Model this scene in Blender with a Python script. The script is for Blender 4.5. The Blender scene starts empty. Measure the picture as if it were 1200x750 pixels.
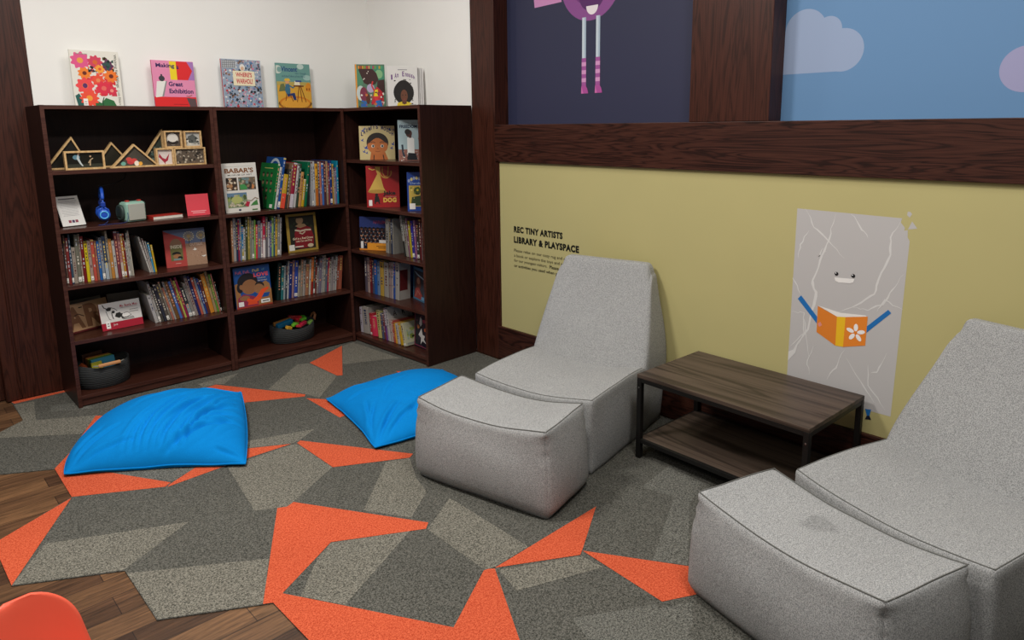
import bpy, bmesh, math, random
from mathutils import Vector, Matrix, noise

scene = bpy.context.scene
COL = scene.collection
PI = math.pi

# ------------------------------------------------------------------ camera
cam_d = bpy.data.cameras.new('camera')
cam = bpy.data.objects.new('camera', cam_d)
COL.objects.link(cam)
cam.location = (-0.7718, -4.5739, 1.5942)
cam.rotation_euler = (1.38832, 0.0106, -0.75911)
cam_d.sensor_width = 36.0
cam_d.lens = 818.1 / 1200 * 36
cam_d.shift_x = -8.4 / 1200
cam_d.shift_y = -76.0 / 1200
cam_d.clip_start = 0.05
scene.camera = cam

# ------------------------------------------------------------------ world, lamps, exposure
world = bpy.data.worlds.new('world')
scene.world = world
world.use_nodes = True
world.node_tree.nodes['Background'].inputs[0].default_value = (1.0, 0.97, 0.93, 1)
world.node_tree.nodes['Background'].inputs[1].default_value = 0.20
scene.view_settings.view_transform = 'Standard'
scene.view_settings.look = 'None'
scene.view_settings.gamma = 1.0
scene.view_settings.use_curve_mapping = False
scene.view_settings.exposure = -0.24


def area(name, loc, size, power, color=(1, 0.965, 0.915), target=None, spread=PI):
    l = bpy.data.lights.new(name, 'AREA')
    l.shape = 'SQUARE'
    l.size = size
    l.energy = power
    l.color = color
    l.spread = spread
    o = bpy.data.objects.new(name, l)
    COL.objects.link(o)
    o.location = loc
    if target is not None:
        o.rotation_euler = (Vector(target) - Vector(loc)).to_track_quat('-Z', 'Y').to_euler()
    return o


area('unseen_ceiling_lamp', (-0.3, -1.7, 3.28), 0.50, 92)
area('unseen_ceiling_lamp', (0.6, -4.2, 3.28), 0.60, 62)
area('unseen_ceiling_lamp', (-2.2, -3.2, 3.28), 0.80, 40)
area('unseen_ceiling_lamp', (1.1, -0.80, 3.28), 0.40, 15)  # added lamp out of view, washes the white walls brighter
area('unseen_ceiling_lamp', (1.35, -2.9, 3.28), 0.35, 14)  # added lamp out of view, brightens the mustard wall

# ------------------------------------------------------------------ materials
_M = {}


def lin(h):
    c = [int(h[i:i + 2], 16) / 255 for i in (0, 2, 4)]
    return tuple([x / 12.92 if x <= 0.04045 else ((x + 0.055) / 1.055) ** 2.4 for x in c] + [1.0])


def plain(h, rough=0.55, metal=0.0):
    k = (h, rough, metal)
    if k in _M:
        return _M[k]
    m = bpy.data.materials.new('paint_' + h)
    m.use_nodes = True
    b = m.node_tree.nodes['Principled BSDF']
    b.inputs['Base Color'].default_value = lin(h)
    b.inputs['Roughness'].default_value = rough
    b.inputs['Metallic'].default_value = metal
    b.inputs['Specular IOR Level'].default_value = 0.35
    _M[k] = m
    return m


class NT:
    def __init__(s, name, rough=0.6):
        s.m = bpy.data.materials.new(name)
        s.m.use_nodes = True
        s.t = s.m.node_tree
        s.b = s.t.nodes['Principled BSDF']
        s.b.inputs['Roughness'].default_value = rough

    def n(s, typ, **kw):
        nd = s.t.nodes.new(typ)
        for k, v in kw.items():
            setattr(nd, k, v)
        return nd

    def l(s, a, b):
        s.t.links.new(a, b)

    def coords(s, scale=(1, 1, 1), rot=(0, 0, 0)):
        tc = s.n('ShaderNodeTexCoord')
        mp = s.n('ShaderNodeMapping')
        mp.inputs['Scale'].default_value = scale
        mp.inputs['Rotation'].default_value = rot
        s.l(tc.outputs['Object'], mp.inputs['Vector'])
        return mp.outputs['Vector']

    def noise(s, vec, scale, detail=4, rough=0.55, dist=0.0):
        nd = s.n('ShaderNodeTexNoise')
        nd.inputs['Scale'].default_value = scale
        nd.inputs['Detail'].default_value = detail
        nd.inputs['Roughness'].default_value = rough
        nd.inputs['Distortion'].default_value = dist
        s.l(vec, nd.inputs['Vector'])
        return nd.outputs['Fac']

    def ramp(s, fac, stops):
        r = s.n('ShaderNodeValToRGB')
        e = r.color_ramp.elements
        while len(e) < len(stops):
            e.new(0.5)
        for i, (p, c) in enumerate(stops):
            e[i].position = p
            e[i].color = lin(c) if isinstance(c, str) else (c, c, c, 1)
        s.l(fac, r.inputs['Fac'])
        return r.outputs['Color']

    def bump(s, h, strength, dist=0.01):
        b = s.n('ShaderNodeBump')
        b.inputs['Strength'].default_value = strength
        b.inputs['Distance'].default_value = dist
        s.l(h, b.inputs['Height'])
        s.l(b.outputs['Normal'], s.b.inputs['Normal'])

    def mix(s, a, b, fac, mode='MULTIPLY'):
        m = s.n('ShaderNodeMix', data_type='RGBA', blend_type=mode)
        if isinstance(fac, float):
            m.inputs['Factor'].default_value = fac
        else:
            s.l(fac, m.inputs['Factor'])
        for sock, v in ((m.inputs['A'], a), (m.inputs['B'], b)):
            if isinstance(v, str):
                sock.default_value = lin(v)
            else:
                s.l(v, sock)
        return m.outputs['Result']


def mat_wall(name, h, amt=0.04):
    t = NT(name, 0.75)
    v = t.coords()
    f = t.noise(v, 3.0, 3)
    c = t.mix(h, h, 0.0, 'MIX')
    r = t.ramp(f, [(0.3, 1.0 - amt), (0.7, 1.0)])
    t.l(t.mix(c, r, 1.0), t.b.inputs['Base Color'])
    t.bump(t.noise(v, 90, 3), 0.05, 0.002)
    return t.m


def mat_grain(name, dark, midc, light, axis, scale=1.0, rough=0.45, contrast=0.5):
    """stained oak: fine streaks along one axis with wandering cathedral grain"""
    t = NT(name, rough)
    t.b.inputs['Specular IOR Level'].default_value = 0.28
    sc = [13 * scale] * 3
    sc['xyz'.index(axis)] = 0.9 * scale
    v = t.coords(tuple(sc))
    n1 = t.noise(v, 1.0, 3, 0.5, 0.9)
    sc2 = [150 * scale] * 3
    sc2['xyz'.index(axis)] = 6 * scale
    n2 = t.noise(t.coords(tuple(sc2)), 1.0, 3, 0.6, 0.3)
    w = t.n('ShaderNodeMath', operation='MULTIPLY')
    w.inputs[1].default_value = 62.0
    t.l(n1, w.inputs[0])
    sn = t.n('ShaderNodeMath', operation='SINE')
    t.l(w.outputs[0], sn.inputs[0])
    ab = t.n('ShaderNodeMath', operation='MULTIPLY_ADD')
    ab.inputs[1].default_value = 0.5
    ab.inputs[2].default_value = 0.5
    t.l(sn.outputs[0], ab.inputs[0])
    c1 = t.ramp(ab.outputs[0], [(0.0, dark), (0.30, midc), (1.0, light)])
    c2 = t.ramp(n2, [(0.3, contrast), (0.65, 1.0)])
    t.l(t.mix(c1, c2, 1.0), t.b.inputs['Base Color'])
    t.bump(n2, 0.12, 0.002)
    return t.m


def mat_planks(name):
    t = NT(name, 0.42)
    v = t.coords()
    br = t.n('ShaderNodeTexBrick')
    br.offset = 0.37
    br.inputs['Scale'].default_value = 1.0
    br.inputs['Brick Width'].default_value = 0.85
    br.inputs['Row Height'].default_value = 0.118
    br.inputs['Mortar Size'].default_value = 0.0014
    br.inputs['Mortar Smooth'].default_value = 0.1
    br.inputs['Bias'].default_value = 0.0
    br.inputs['Color1'].default_value = lin('7e5b3d')
    br.inputs['Color2'].default_value = lin('4c3323')
    br.inputs['Mortar'].default_value = lin('2a1c14')
    t.l(v, br.inputs['Vector'])
    g = t.noise(t.coords((5, 75, 10)), 1.0, 5, 0.65, 0.8)
    g2 = t.noise(t.coords((1.2, 9, 3)), 1.0, 3, 0.5, 0.6)
    c = t.mix(br.outputs['Color'], t.ramp(g, [(0.32, 0.35), (0.68, 1.3)]), 1.0)
    c = t.mix(c, t.ramp(g2, [(0.3, 0.75), (0.7, 1.2)]), 1.0)
    t.l(c, t.b.inputs['Base Color'])
    t.bump(g, 0.15, 0.003)
    return t.m


def mat_carpet(name, a, b, scale=330):
    t = NT(name, 0.95)
    t.b.inputs['Specular IOR Level'].default_value = 0.1
    v = t.coords()
    f = t.noise(v, scale, 2, 0.6)
    f2 = t.noise(v, scale * 0.42, 2, 0.6)
    mx = t.n('ShaderNodeMath', operation='MULTIPLY_ADD')
    mx.inputs[1].default_value = 0.6
    t.l(f, mx.inputs[0])
    m2 = t.n('ShaderNodeMath', operation='MULTIPLY')
    m2.inputs[1].default_value = 0.4
    t.l(f2, m2.inputs[0])
    t.l(m2.outputs[0], mx.inputs[2])
    c = t.ramp(mx.outputs[0], [(0.41, a), (0.59, b)])
    big = t.ramp(t.noise(v, 2.2, 3), [(0.3, 0.93), (0.7, 1.03)])
    t.l(t.mix(c, big, 1.0), t.b.inputs['Base Color'])
    t.bump(mx.outputs[0], 0.5, 0.004)
    return t.m


def mat_fabric(name, a, b, scale=260, rough=0.95, bump=0.25, stain=None):
    t = NT(name, rough)
    v = t.coords()
    f = t.noise(v, scale, 3, 0.7)
    c = t.ramp(f, [(0.40, a), (0.60, b)])
    big = t.ramp(t.noise(v, 3.0, 3), [(0.3, 0.95), (0.7, 1.03)])
    c = t.mix(c, big, 1.0)
    if stain is not None:       # a faint worn patch of its own outline
        sub = t.n('ShaderNodeVectorMath', operation='DISTANCE')
        sub.inputs[1].default_value = stain
        t.l(v, sub.inputs[0])
        ad = t.n('ShaderNodeMath', operation='MULTIPLY_ADD')
        ad.inputs[1].default_value = 0.09
        t.l(t.noise(v, 16, 3), ad.inputs[0])
        t.l(sub.outputs['Value'], ad.inputs[2])
        c = t.mix(c, t.ramp(ad.outputs[0], [(0.080, 0.80), (0.105, 1.0)]), 1.0)
    t.l(c, t.b.inputs['Base Color'])
    t.b.inputs['Specular IOR Level'].default_value = 0.12
    t.bump(f, bump, 0.002)
    return t.m


M_WHITE = mat_wall('white_wall_paint', 'f3f2ee', 0.02)
M_YELLOW = mat_wall('mustard_wall_paint', 'bcb27a', 0.03)
M_CEIL = mat_wall('ceiling_paint', 'd8d5cc')
M_TRIM_Y = mat_grain('stained_oak_along_y', '28130d', '3e2018', '48281e', 'y', 1.1, 0.42, 0.70)

M_TRIM_Z = mat_grain('stained_oak_along_z', '31160d', '3f1f15', '472419', 'z', 1.1, 0.42, 0.80)
M_CASE = mat_grain('bookcase_laminate_upright', '28140f', '2c1712', '301a14', 'z', 0.8, 0.42, 0.92)
M_SHELF = mat_grain('bookcase_laminate_shelf', '371c15', '3d2018', '43251c', 'x', 0.8, 0.30, 0.92)
M_EDGE = mat_grain('bookcase_edge_band', '3e211a', '46271f', '4d2d24', 'x', 0.8, 0.4, 0.9)
M_TABLE = mat_grain('rustic_walnut_board', '3a3029', '4d4038', '594b41', 'y', 0.35, 0.45, 0.70)
M_PLANKS = mat_planks('wood_plank_floor')
M_CARPET = mat_carpet('dark_grey_carpet', '343530', '716f68')
M_CARPET_L = mat_carpet('light_grey_carpet', '43423c', '928e82')
M_CARPET_M = mat_carpet('mid_grey_carpet', '3c3c39', '828179')
M_CARPET_O = mat_carpet('orange_carpet', 'b04228', 'e26c49')
M_FABRIC = mat_fabric('heather_grey_fabric', '7c7d7d', 'b5b5b4', 320)
M_BLUE = mat_fabric('bright_blue_cotton', '007ac8', '0488d8', 600, 0.9, 0.08)
M_BLACK_STEEL = plain('1b1a19', 0.45, 0.3)
M_PAGES = plain('cfc9ba', 0.8)


# ------------------------------------------------------------------ mesh helpers
class MB:
    """collects shapes with materials and links them as one mesh object"""

    def __init__(s):
        s.bm = bmesh.new()
        s.mats = []

    def mi(s, m):
        if isinstance(m, str):
            m = plain(m)
        if m not in s.mats:
            s.mats.append(m)
        return s.mats.index(m)

    def face(s, pts, m, smooth=False):
        vs = [s.bm.verts.new(p) for p in pts]
        try:
            f = s.bm.faces.new(vs)
        except ValueError:
            return None
        f.material_index = s.mi(m)
        f.smooth = smooth
        return f

    def box(s, x0, y0, z0, x1, y1, z1, m, bevel=0.0, xf=None):
        g = bmesh.ops.create_cube(s.bm, size=1.0)
        vs = g['verts']
        for v in vs:
            v.co = Vector(((x0 + x1) / 2 + v.co.x * (x1 - x0), (y0 + y1) / 2 + v.co.y * (y1 - y0),
                           (z0 + z1) / 2 + v.co.z * (z1 - z0)))
        i = s.mi(m)
        fs = set(f for v in vs for f in v.link_faces)
        for f in fs:
            f.material_index = i
        if bevel > 0:
            es = list(set(e for v in vs for e in v.link_edges))
            r = bmesh.ops.bevel(s.bm, geom=es, offset=bevel, segments=2, affect='EDGES', profile=0.5)
            vs = list(set(v for f in r['faces'] for v in f.verts) | set(v for v in vs if v.is_valid))
            allf = set(f for v in vs for f in v.link_faces)
            for f in allf:
                f.material_index = i
        if xf is not None:
            for v in set(vs):
                v.co = xf @ v.co
        return vs

    def tube(s, pts, r, m, seg=8, closed=False, caps=True):
        pts = [Vector(p) for p in pts]
        n = len(pts)
        rr = r if isinstance(r, (list, tuple)) else [r] * n
        rings = []
        up = None
        for i, p in enumerate(pts):
            a = pts[(i - 1) % n] if (i > 0 or closed) else p
            b = pts[(i + 1) % n] if (i < n - 1 or closed) else p
            d = (b - a).normalized()
            if up is None:
                up = Vector((0, 0, 1)) if abs(d.z) < 0.9 else Vector((1, 0, 0))
            sx = d.cross(up).normalized()
            up2 = sx.cross(d).normalized()
            up = up2
            rings.append([s.bm.verts.new(p + (sx * math.cos(2 * PI * k / seg) + up2 * math.sin(2 * PI * k / seg)) * rr[i])
                          for k in range(seg)])
        idx = s.mi(m)
        rng = range(n) if closed else range(n - 1)
        for i in rng:
            A, B = rings[i], rings[(i + 1) % n]
            for k in range(seg):
                f = s.bm.faces.new((A[k], A[(k + 1) % seg], B[(k + 1) % seg], B[k]))
                f.material_index = idx
                f.smooth = True
        if caps and not closed:
            for R in (rings[0][::-1], rings[-1]):
                f = s.bm.faces.new(R)
                f.material_index = idx

    def prism(s, poly, m, axis, lo, hi):
        """extrude a 2-D polygon along an axis (x, y or z)"""
        def P(a, b, c):
            return {'x': (c, a, b), 'y': (a, c, b), 'z': (a, b, c)}[axis]
        n = len(poly)
        A = [s.bm.verts.new(P(a, b, lo)) for a, b in poly]
        B = [s.bm.verts.new(P(a, b, hi)) for a, b in poly]
        i = s.mi(m)
        fs = [s.bm.faces.new(A), s.bm.faces.new(B[::-1])]
        for k in range(n):
            fs.append(s.bm.faces.new((A[k], B[k], B[(k + 1) % n], A[(k + 1) % n])))
        for f in fs:
            f.material_index = i
        return fs

    def build(s, name, parent=None, loc=None, rot=None, fix=True):
        if fix:
            bmesh.ops.recalc_face_normals(s.bm, faces=s.bm.faces[:])
        me = bpy.data.meshes.new(name)
        s.bm.to_mesh(me)
        s.bm.free()
        for m in s.mats:
            me.materials.append(m)
        o = bpy.data.objects.new(name, me)
        COL.objects.link(o)
        if parent is not None:
            o.parent = parent
        if loc is not None:
            o.location = loc
        if rot is not None:
            o.rotation_euler = rot
        return o


def tag(o, label, cat, group=None):
    o['label'] = label
    o['category'] = cat
    if group:
        o['group'] = group
    return o


def empty(name, loc=(0, 0, 0), rot=(0, 0, 0)):
    o = bpy.data.objects.new(name, None)
    o.empty_display_size = 0.1
    COL.objects.link(o)
    o.location = loc
    o.rotation_euler = rot
    return o


def structure(o):
    o['kind'] = 'structure'
    return o


_TXT = {}


def text_faces(string, bold=0.0):
    """glyph polygons of a string, normalised to a 1 x 1 box (plus its aspect)"""
    k = (string, bold)
    if k in _TXT:
        return _TXT[k]
    cu = bpy.data.curves.new('glyphs', 'FONT')
    cu.body = string
    cu.offset = bold
    cu.resolution_u = 3
    cu.space_character = 1.12 if bold >= 0.05 else 1.0
    cu.fill_mode = 'FRONT'
    o = bpy.data.objects.new('glyphs', cu)
    COL.objects.link(o)
    dg = bpy.context.evaluated_depsgraph_get()
    me = bpy.data.meshes.new_from_object(o.evaluated_get(dg))
    xs = [v.co.x for v in me.vertices]
    ys = [v.co.y for v in me.vertices]
    x0, x1, y0, y1 = min(xs), max(xs), min(ys), max(ys)
    polys = [[((me.vertices[i].co.x - x0) / (x1 - x0), (me.vertices[i].co.y - y0) / (y1 - y0)) for i in p.vertices]
             for p in me.polygons]
    bpy.data.objects.remove(o)
    bpy.data.curves.remove(cu)
    bpy.data.meshes.remove(me)
    _TXT[k] = polys
    return polys


class Art:
    """flat printed shapes on a plane: origin, unit vectors U and V, size, normal N; coordinates are fractions 0..1"""

    def __init__(s, mb, o, U, V, w, h, N, step=0.00003):
        s.mb, s.o, s.U, s.V, s.w, s.h, s.N = mb, Vector(o), Vector(U), Vector(V), w, h, Vector(N)
        s.k = 1
        s.step = step

    def P(s, u, v):
        return s.o + s.U * (u * s.w) + s.V * (v * s.h) + s.N * (s.step * s.k)

    def poly(s, pts, c, up=True):
        pts = [(min(1, max(0, a)), min(1, max(0, b))) for a, b in pts]
        s.mb.face([s.P(a, b) for a, b in pts], c)
        if up:
            s.k += 1

    def rect(s, x0, y0, x1, y1, c):
        s.poly([(x0, y0), (x1, y0), (x1, y1), (x0, y1)], c)

    def ell(s, cx, cy, rx, ry, c, n=20, a0=0, a1=2 * PI, up=True, rot=0):
        pts = []
        for i in range(n + (0 if a1 - a0 > 6.2 else 1)):
            a = a0 + (a1 - a0) * i / n
            x, y = rx * math.cos(a) * s.w, ry * math.sin(a) * s.h
            pts.append((cx + (x * math.cos(rot) - y * math.sin(rot)) / s.w, cy + (x * math.sin(rot) + y * math.cos(rot)) / s.h))
        s.poly(pts, c, up)

    def flower(s, cx, cy, r, n, c, cc, ph=0.0):
        pts = []
        for i in range(n * 6):
            a = 2 * PI * i / (n * 6) + ph
            q = r * 1.02 * (0.88 + 0.12 * math.cos(n * (a - ph)))
            pts.append((cx + q * math.cos(a), cy + q * math.sin(a) * s.w / s.h))
        s.poly(pts, c)
        s.ell(cx, cy, r * 0.32, r * 0.32 * s.w / s.h, cc, 12)

    def text(s, string, x0, y0, x1, y1, c, bold=0.012, arc=0.0, slant=0.0):
        for p in text_faces(string, bold):
            pts = []
            for a, b in p:
                u = x0 + a * (x1 - x0) + slant * b * (y1 - y0)
                v = y0 + b * (y1 - y0) + arc * (1 - (2 * a - 1) ** 2)
                pts.append(s.P(u, v))
            s.mb.face(pts, c)
        s.k += 1

    def vtext(s, string, x0, y0, x1, y1, c, bold=0.012):
        """reads downwards"""
        for p in text_faces(string, bold):
            s.mb.face([s.P(x0 + b * (x1 - x0), y1 - a * (y1 - y0)) for a, b in p], c)
        s.k += 1

    def stroke(s, pts, wd, c):
        """a painted line with tapering ends, width as a fraction of the width"""
        n = len(pts)
        L, R = [], []
        for i, (x, y) in enumerate(pts):
            a = pts[max(0, i - 1)]
            b = pts[min(n - 1, i + 1)]
            dx, dy = (b[0] - a[0]) * s.w, (b[1] - a[1]) * s.h
            d = math.hypot(dx, dy) or 1
            q = (wd[i] if isinstance(wd, (list, tuple)) else wd) * s.w / 2
            L.append((x - dy / d * q / s.w, y + dx / d * q / s.h))
            R.append((x + dy / d * q / s.w, y - dx / d * q / s.h))
        for i in range(n - 1):
            s.mb.face([s.P(*p) for p in (L[i], L[i + 1], R[i + 1], R[i])], c)
        s.k += 1

    def scatter(s, seed, n, x0, y0, x1, y1, sz, cols, asp=1.0):
        rnd = random.Random(seed)
        for i in range(n):
            x, y = rnd.uniform(x0, x1), rnd.uniform(y0, y1)
            q = sz * rnd.uniform(0.5, 1.3)
            m = rnd.randint(4, 7)
            ph = rnd.uniform(0, 6)
            pts = [(min(x1, max(x0, x + q * rnd.uniform(.6, 1.2) * math.cos(ph + 2 * PI * j / m))),
                    min(y1, max(y0, y + q * asp * rnd.uniform(.6, 1.2) * math.sin(ph + 2 * PI * j / m) * s.w / s.h)))
                   for j in range(m)]
            s.poly(pts, cols[rnd.randrange(len(cols))], False)
            if i % 6 == 5:
                s.k += 1
        s.k += 1

# floor tile outlines and wall graphics, in metres
RUG_OUTLINE = [(-0.269, 0.414), (-0.266, 0.039), (-0.385, -0.063), (-0.612, -0.191), (-0.639, -0.519), (-0.459, -0.645), (-0.261, -0.765), (-0.262, -1.128), (-0.568, -1.324), (-0.559, -1.689), (-0.242, -1.876), (-0.24, -2.245), (0.074, -2.433), (0.078, -2.685), (0.081, -2.883)]
RUG_ORANGE = [[(-0.269, 0.414), (-0.0, 0.406), (0.093, 0.402), (0.088, 0.355), (-0.002, 0.368), (-0.261, 0.364)], [(0.637, -0.185), (0.719, -0.175), (1.048, -0.736), (1.029, -0.763), (0.735, -0.602), (0.539, -0.489), (0.421, -0.262)], [(-0.261, -0.765), (-0.168, -0.617), (0.043, -0.186), (0.071, -0.214), (-0.075, -0.71), (-0.116, -0.895), (-0.102, -0.957), (0.097, -1.302), (0.067, -1.327), (-0.262, -1.128)], [(0.093, -1.314), (0.38, -1.147), (0.472, -1.198), (0.675, -1.318), (0.407, -1.315), (0.072, -1.336)], [(1.343, -0.212), (1.697, -0.026), (1.379, -0.597), (1.35, -0.577)], [(1.023, -0.796), (1.101, -0.904), (1.265, -1.179), (1.022, -1.195)], [(1.675, -0.777), (1.701, -0.838), (1.72, -1.06), (1.648, -0.876)], [(0.702, -1.33), (0.728, -1.315), (1.059, -1.853), (1.023, -1.875), (0.704, -1.698)], [(0.352, -1.861), (0.386, -1.88), (0.424, -1.864), (0.748, -2.406), (0.714, -2.436), (0.393, -2.25), (0.119, -2.409), (0.443, -2.96), (0.706, -2.804), (0.723, -2.809), (0.742, -2.824), (0.557, -3.151), (0.491, -3.268), (0.081, -2.883), (0.078, -2.685), (0.074, -2.433), (0.046, -2.416)], [(0.745, -2.821), (1.332, -2.808), (1.063, -2.969), (1.028, -2.988)], [(1.054, -2.976), (1.253, -3.301), (1.306, -3.383), (1.191, -3.443), (1.029, -3.358)], [(-0.264, -1.136), (-0.568, -1.324), (-0.559, -1.689)]]
RUG_LIGHT = [[(-0.262, 0.347), (-0.168, 0.327), (-0.214, -0.013), (0.067, -0.193), (-0.074, -0.402), (-0.397, -0.155), (-0.614, -0.215), (-0.612, -0.191), (-0.385, -0.063), (-0.267, 0.032)], [(-0.419, -1.467), (0.042, -1.703), (-0.242, -1.869), (-0.556, -1.685)], [(-0.233, -1.906), (0.172, -2.18), (0.05, -2.413), (-0.237, -2.242), (-0.241, -1.884)], [(0.344, -1.338), (0.67, -1.327), (0.697, -1.34), (0.701, -1.696), (0.393, -1.881), (0.273, -1.811)], [(0.52, -1.122), (0.85, -1.236), (0.722, -1.308), (0.677, -1.313), (0.482, -1.195)], [(0.915, -1.83), (1.021, -1.878), (0.929, -2.067), (0.889, -2.2), (0.72, -2.324), (0.606, -2.138)], [(0.931, -2.313), (0.925, -2.811), (0.749, -2.817), (0.71, -2.8), (0.716, -2.443)], [(0.392, -2.253), (0.658, -2.403), (0.244, -2.617), (0.157, -2.468), (0.304, -2.309)], [(0.746, -2.839), (1.024, -2.992), (1.036, -3.098), (0.715, -2.972)], [(1.605, -2.843), (1.863, -2.816), (1.829, -3.022), (1.633, -3.073), (1.263, -3.306), (1.197, -3.198), (1.634, -2.995)], [(0.999, -3.372), (1.099, -3.427), (1.013, -3.489), (0.893, -3.53), (0.822, -3.485), (0.898, -3.404)], [(1.264, -0.182), (1.335, -0.217), (1.346, -0.584), (1.081, -0.846), (1.051, -0.73), (0.921, -0.49)], [(0.641, -0.084), (0.91, -0.066), (0.758, -0.201), (0.723, -0.166), (0.642, -0.169)], [(1.701, -0.03), (1.801, -0.012), (1.843, -0.588), (1.748, -0.518), (1.487, -0.407)]]
RUG_MID = [[(-0.108, 0.174), (0.054, 0.105), (0.064, -0.051), (-0.127, 0.069)], [(-0.113, -0.958), (0.259, -1.23), (0.1, -1.293)]]
SLAB = {'slab': [(-3.1561, 1.2139), (-3.5886, 1.2012), (-3.5836, 1.183), (-3.6015, 1.1634), (-3.6213, 1.1583), (-3.6207, 1.1264), (-3.6314, 1.1135), (-3.6074, 0.353), (-3.1296, 0.3117)], 'frag1': [(-3.6053, 1.2343), (-3.615, 1.2333), (-3.622, 1.2252), (-3.6137, 1.2104), (-3.6032, 1.2201)], 'frag2': [(-3.6245, 1.1956), (-3.6459, 1.1678), (-3.6114, 1.1609)], 'arm1': [(-3.1709, 0.7925), (-3.1859, 0.8114), (-3.2843, 0.7042), (-3.2697, 0.6892)], 'arm2': [(-3.5638, 0.8124), (-3.5766, 0.7999), (-3.4794, 0.6892), (-3.4641, 0.7015)], 'hand1': [(-3.2713, 0.6936), (-3.2824, 0.7039), (-3.2912, 0.6895), (-3.2782, 0.6788)], 'hand2': [(-3.4609, 0.6969), (-3.4723, 0.6877), (-3.4552, 0.6763)], 'bl': [(-3.2658, 0.7754), (-3.3545, 0.742), (-3.3565, 0.6071), (-3.2682, 0.6524)], 'bs': [(-3.3545, 0.742), (-3.3915, 0.7472), (-3.3903, 0.6088), (-3.3565, 0.6071)], 'br': [(-3.3915, 0.7472), (-3.4841, 0.7671), (-3.4834, 0.6359), (-3.3903, 0.6088)], 'bp': [(-3.2676, 0.7774), (-3.3681, 0.7623), (-3.4732, 0.7707), (-3.4806, 0.7664), (-3.3915, 0.7472), (-3.3545, 0.742)], 'eye': [(-3.3385, 0.9355), (-3.4105, 0.9366)], 'smile': [(-3.3307, 0.9181), (-3.4169, 0.9234), (-3.4127, 0.9075), (-3.3986, 0.9015), (-3.3509, 0.8979), (-3.3355, 0.9032)], 'flower': [(-3.439, 0.6845)], 'leg': [(-3.5052, 0.3498), (-3.5301, 0.3533), (-3.5252, 0.3239), (-3.5147, 0.3207)], 'foot': [(-3.507, 0.3023), (-3.5147, 0.3207), (-3.5252, 0.3239), (-3.5337, 0.3066)]}
VEINS = [[(-3.3152, 1.1997), (-3.2983, 1.1118), (-3.2737, 1.0132), (-3.2336, 0.8937), (-3.2551, 0.8148), (-3.2245, 0.6584), (-3.1802, 0.5633), (-3.142, 0.4847)], [(-3.1801, 1.2126), (-3.2255, 1.1364), (-3.2927, 1.0794), (-3.367, 1.0092)], [(-3.3826, 1.2053), (-3.4231, 1.1553), (-3.4585, 1.1101)], [(-3.5816, 1.1926), (-3.5464, 1.1225), (-3.5523, 1.0484), (-3.5121, 0.9363), (-3.5027, 0.8729), (-3.4346, 0.806), (-3.3465, 0.7574)], [(-3.6131, 0.9742), (-3.5712, 0.8997), (-3.5415, 0.8332), (-3.4795, 0.7984), (-3.4204, 0.7954)], [(-3.2026, 1.118), (-3.166, 1.049), (-3.162, 0.9826)], [(-3.2715, 1.0451), (-3.2511, 0.9942), (-3.2882, 1.0311)], [(-3.1427, 0.8882), (-3.1808, 0.8188)], [(-3.1442, 0.7276), (-3.2032, 0.7302), (-3.2185, 0.6232), (-3.2415, 0.526)], [(-3.2043, 0.7136), (-3.2091, 0.6382), (-3.1463, 0.5556)], [(-3.3969, 0.5961), (-3.3644, 0.5053), (-3.3293, 0.4373)], [(-3.4068, 0.5655), (-3.4749, 0.4677), (-3.5404, 0.3878)], [(-3.5725, 0.6209), (-3.5435, 0.5343), (-3.5156, 0.5191)], [(-3.4981, 0.5551), (-3.5126, 0.4615), (-3.5855, 0.3686)], [(-3.2695, 0.6005), (-3.2344, 0.5071), (-3.247, 0.4414)], [(-3.5158, 0.7973), (-3.5473, 0.8496), (-3.6187, 0.8243)]]

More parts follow.
